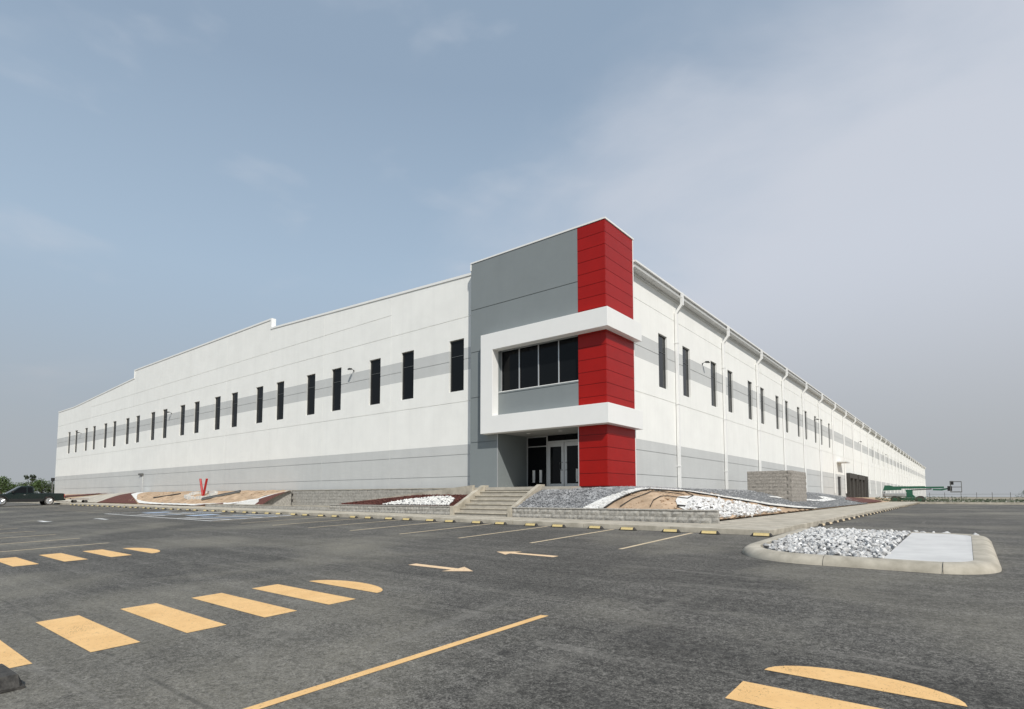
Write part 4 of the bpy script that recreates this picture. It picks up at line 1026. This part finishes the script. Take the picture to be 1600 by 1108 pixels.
tp('rear_bumper', MB().box(-3.05, -2.93, -.82, .82, .45, .62), 'black', bv=.03); tp('front_bumper', MB().box(2.63, 2.78, -.84, .84, .40, .65), 'chrome', bv=.03)
for sgn in (-1, 1):
    tp('tail_light', MB().box(-2.935, -2.90, sgn * .84 - .05, sgn * .84 + .05, .72, 1.02), 'tail'); tp('headlight', MB().box(2.58, 2.64, sgn * .70 - .14, sgn * .70 + .14, .68, .84), 'bright')
    tp('mirror', MB().box(.92, 1.08, sgn * .98 - .09, sgn * .98 + .09, 1.12, 1.30), 'black', bv=.02); tp('door_handle', MB().box(.05, .20, sgn * .872 - .012, sgn * .872 + .012, .93, .96), 'chrome')
for sgn in (-1, 1):
    tp('side_trim', MB().box(-1.25, 1.25, sgn * .868 - .012, sgn * .868 + .012, .36, .58), 'black')
    for x_ in (-.06, 1.02): tp('door_seam', MB().box(x_ - .008, x_ + .008, sgn * .862 - .004, sgn * .862 + .004, .60, 1.05), 'black')
    for x_ in (wb_, -wb_): tp('arch_flare', MB().prism(arch(x_, .47) + arch(x_, .41)[::-1], sgn * .86 - .03, sgn * .86 + .03, 'y'), 'black')
# low cart behind the tail
ct = thing('hand_cart', (-70.9, 18.0, lotz(-70, 16) + .15), 'small dark cart standing behind the pickup tail', 'cart')
put_local('deck', MB().box(-.4, .4, -.7, .7, .36, .42).mesh('deck', ['bark']), ct); put_local('handle', MB().tube([(0, -.7, .45), (0, -1.3, .55), (0, -1.35, .75)], .03, 6).mesh('handle', ['black']), ct)
for y_ in (-.45, .45):
    for sgn in (-1, 1): put_local('wheel', MB().cyl((sgn * .42, y_, .15), .15, .08, 'x', 14).mesh('wheel', ['rubber']), ct)

# ------------------------------------------------------------------ trees, fence
def tree(name, loc, h, rx, label, m='leaf', n=2600, trunk=.25, sparse=False, group=None):
    t = thing(name, loc, label, 'tree', group); rnd = random.Random(hash(label) % 1000)
    mb = MB(); mb.tube([(0, 0, -.3), (.1, 0, h * trunk), (.0, .1, h * .7)], .12 * h / 4, 8, 0, .04)
    cl = []
    for k in range(14 if not sparse else 9):
        a = rnd.uniform(0, 6.28); rr = rnd.uniform(.15, .8); z = rnd.uniform(trunk + .12, .92); cl.append((rx * rr * math.cos(a) * (1.15 - .6 * abs(z - .5)), rx * rr * math.sin(a), h * z, rnd.uniform(.28, .5) * rx * (.45 if sparse else 1)))
        mb.tube([(0, .05, h * min(trunk, z * .6)), (cl[-1][0] * .5, cl[-1][1] * .5, h * z * .8), cl[-1][:3]], .045 * h / 4, 5, 0, .015)
    put_local('trunk', mb.mesh('trunk', ['bark_t']), t)
    v = []; f = []
    for q in range(n):
        c = cl[rnd.randrange(len(cl))]; d = Vector((rnd.gauss(0, 1), rnd.gauss(0, 1), rnd.gauss(0, .8))).normalized() * c[3] * rnd.uniform(.5, 1.1)
        p = Vector(c[:3]) + d
        if p.z < .05: continue
        s_ = rnd.uniform(.07, .16) * (h / 4); u = Vector((rnd.gauss(0, 1), rnd.gauss(0, 1), rnd.gauss(0, 1))).normalized(); w = u.orthogonal().normalized()
        i = len(v); v += [tuple(p - u * s_), tuple(p + w * s_ * .6), tuple(p + u * s_), tuple(p - w * s_ * .6)]; f.append((i, i + 1, i + 2, i + 3))
    me = bpy.data.meshes.new('crown'); me.from_pydata(v, [], f); me.materials.append(M[m]); me.update(); put_local('crown', me, t)
G0 = lambda x, y: gz(x, y)
tree('shrub_tree', (-150, 25.2, G0(-150, 25)), 4.6, 2.6, 'leafy green tree at the far left edge behind the pickup hood', 'leaf', group='trees behind the pickup')
tree('shrub_tree', (-152, 28.0, G0(-150, 28)), 3.2, 2.2, 'low olive bush right behind the pickup cab', 'leaf', group='trees behind the pickup')
tree('shrub_tree', (-150, 31.6, G0(-150, 31)), 4.0, 2.6, 'green bushy tree behind the pickup bed', 'leaf', group='trees behind the pickup')
tree('shrub_tree', (-148, 33.4, G0(-150, 33)), 3.3, 1.8, 'dark bush next to the far corner of the warehouse', 'leafd', group='trees behind the pickup')
tree('sparse_tree', (-158, 31.2, G0(-150, 31)), 5.6, 2.0, 'thin sparse tree rising above the pickup cab', 'leafd', 420, .4, True, group='trees behind the pickup')
t = thing('lamp_post', (-140, 31.1, G0(-140, 30)), 'short dark post with round head by the warehouse corner', 'post')
put_local('post', MB().tube([(0, 0, -.2), (0, 0, 3.6)], .1, 8).mesh('post', ['fence']), t); mb = MB(); mb.tube([(0, 0, 3.6), (0, 0, 3.7), (0, 0, 3.95), (0, 0, 4.15), (0, 0, 4.25)], .3, 10); put_local('head', mb.mesh('head', ['black']), t)
# far fence beyond the verge
FYf = 200.0; fz = gz(20, 200)
fe = thing('far_fence', (-10, FYf, fz), 'thin post and wire fence along the far edge of the site', 'fence')
pmf = MB().box(-.06, .06, -.06, .06, -.3, 2.5).mesh('post', ['fence'])
for k in range(40): put('post', pmf, (-8 + 3.4 * k + random.uniform(-.3, .3), FYf, fz), fe)
wm = MB()
for z_ in (.4, 1.2, 2.0): wm.box(-9, 126, FYf - .02, FYf + .02, fz + z_ - .03, fz + z_ + .03)
o = put('wire', wm.mesh('wire', ['fence']), parent=fe)
mb = MB(); v = []; f = []
for q in range(5000):
    p = Vector((random.uniform(-12, 130), random.uniform(178, 192), fz + random.uniform(0, .75) * random.random())); s_ = random.uniform(.2, .45); u = Vector((random.gauss(0, 1), random.gauss(0, .4), random.gauss(0, .5))).normalized(); w = u.orthogonal().normalized()
    i = len(v); v += [tuple(p - u * s_), tuple(p + w * s_ * .6), tuple(p + u * s_), tuple(p - w * s_ * .6)]; f.append((i, i + 1, i + 2, i + 3))
me = bpy.data.meshes.new('scrub'); me.from_pydata(v, [], f); me.materials.append(M['leafd']); me.update(); put('scrub', me, label='low dark scrub far off in front of the fence', cat='scrub', kind='stuff')
tree('shrub_tree', (10.6, 172, gz(10, 172)), 2.6, 1.7, 'small dark bush standing alone before the far fence', 'leafd', 900, .3)

v = []; f = []
for q in range(12000):
    X = random.uniform(-8.4, 62); p = Vector((X, random.uniform(78.2, 79.8), .42 + random.uniform(0, .36 if X > 0 else .75) * random.random() ** .6)); s_ = random.uniform(.04, .09); u = Vector((random.gauss(0, 1), random.gauss(0, .4), random.gauss(0, .6))).normalized(); w = u.orthogonal().normalized()
    i = len(v); v += [tuple(p - u * s_), tuple(p + w * s_ * .6), tuple(p + u * s_), tuple(p - w * s_ * .6)]; f.append((i, i + 1, i + 2, i + 3))
me = bpy.data.meshes.new('weeds'); me.from_pydata(v, [], f); me.materials.append(M['leafd']); me.update(); put('weeds', me, label='low dark weeds along the far verge behind the kerb', cat='weeds', kind='stuff')
